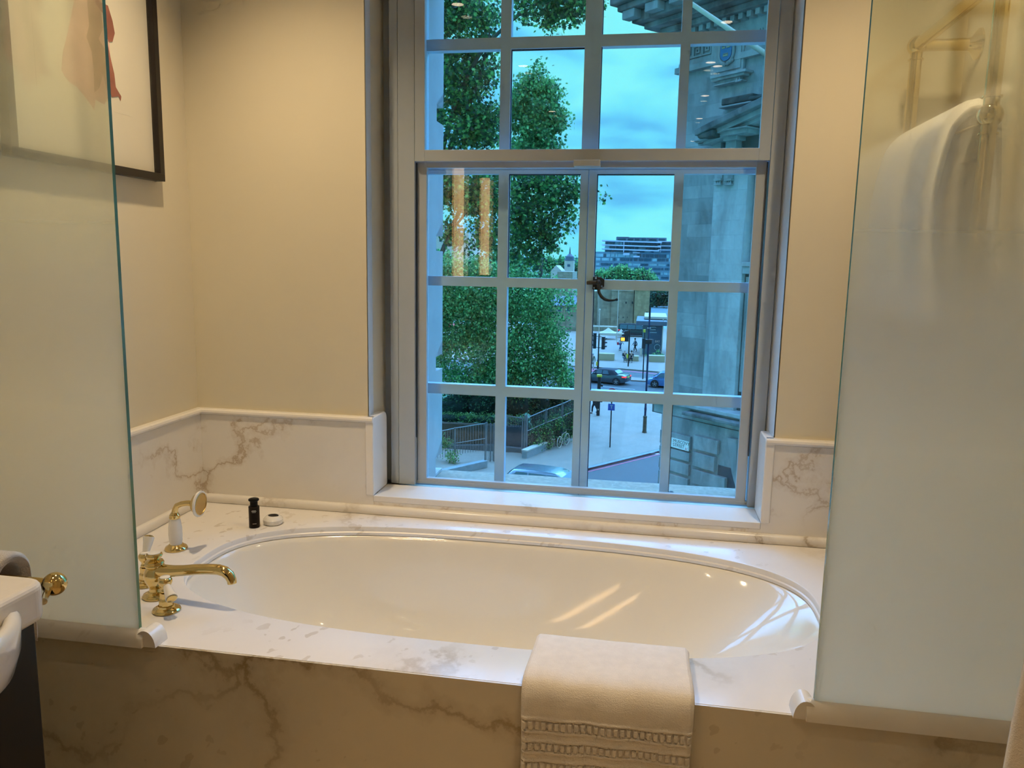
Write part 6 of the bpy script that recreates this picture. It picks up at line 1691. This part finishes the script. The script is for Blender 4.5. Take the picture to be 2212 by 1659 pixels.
# lit tube wall lamps by the mirror behind the camera
for y, lab in ((-3.40, 'nearer to'), (-4.45, 'farther from')):
    t = thing('wall_lamp', f'vertical amber tube wall lamp on the left wall, {lab} the washstand', 'wall lamp', (XL+.001, y, 1.30))
    MB().box(XL+.001, XL+.02, y-.04, y+.04, 1.30, 2.26).build('back_plate', M['brass'], t)
    MB().cyl((XL+.065, y, 1.33), (XL+.065, y, 2.23), .042, n=24).build('glass_tube', M['tube'], t, smooth=40)

# ================================================================ SKY
W_ = bpy.data.worlds.new('World'); SC.world = W_; W_.use_nodes = True
t = W_.node_tree; bg = t.nodes['Background']
tc = N(t, 'ShaderNodeTexCoord'); sep = N(t, 'ShaderNodeSeparateXYZ'); t.links.new(tc.outputs['Generated'], sep.inputs[0])
mp = N(t, 'ShaderNodeMapping'); mp.inputs['Scale'].default_value = (1, 1, 3.2); t.links.new(tc.outputs['Generated'], mp.inputs[0])
nz = N(t, 'ShaderNodeTexNoise'); nz.inputs['Scale'].default_value = 5.0; nz.inputs['Detail'].default_value = 7; nz.inputs['Roughness'].default_value = .5
nz.inputs['Distortion'].default_value = .4; t.links.new(mp.outputs[0], nz.inputs['Vector'])
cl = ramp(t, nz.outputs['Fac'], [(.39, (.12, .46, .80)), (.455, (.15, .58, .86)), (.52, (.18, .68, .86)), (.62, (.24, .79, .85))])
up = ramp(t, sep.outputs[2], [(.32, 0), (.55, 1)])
sd = ramp(t, math_(t, 'ADD', math_(t, 'MULTIPLY', sep.outputs[1], .5), .5), [(.30, (.42, .90, 1.75)), (.60, (.85, 2.1, 4.3)), (.85, (1.7, 4.3, 9.4))])  # unseen upper sky brightened towards the window side to light the sill blue
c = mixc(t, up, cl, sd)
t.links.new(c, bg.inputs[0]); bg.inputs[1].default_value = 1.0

# ================================================================ CAMERA
cam = bpy.data.cameras.new('Camera'); co = bpy.data.objects.new('Camera', cam); COL.objects.link(co)
cam.sensor_fit = 'HORIZONTAL'; cam.sensor_width = 36; cam.lens = 36*FPX/2212
cam.clip_start = .02; cam.clip_end = 5000
R_ = Matrix((_r, _u, -_f)).transposed().to_4x4(); R_.translation = CAM
co.matrix_world = R_
SC.camera = co
SC.view_settings.view_transform = 'Standard'; SC.view_settings.look = 'None'
SC.view_settings.gamma = 1; SC.view_settings.exposure = .4
SC.view_settings.use_curve_mapping = False
cy = SC.cycles
cy.max_bounces = 7; cy.diffuse_bounces = 3; cy.glossy_bounces = 3; cy.transmission_bounces = 6; cy.transparent_max_bounces = 24
cy.caustics_reflective = False; cy.caustics_refractive = False; cy.sample_clamp_indirect = 4; cy.blur_glossy = .5
cy.use_denoising = True; cy.use_adaptive_sampling = True; cy.adaptive_threshold = .1; cy.adaptive_min_samples = 12
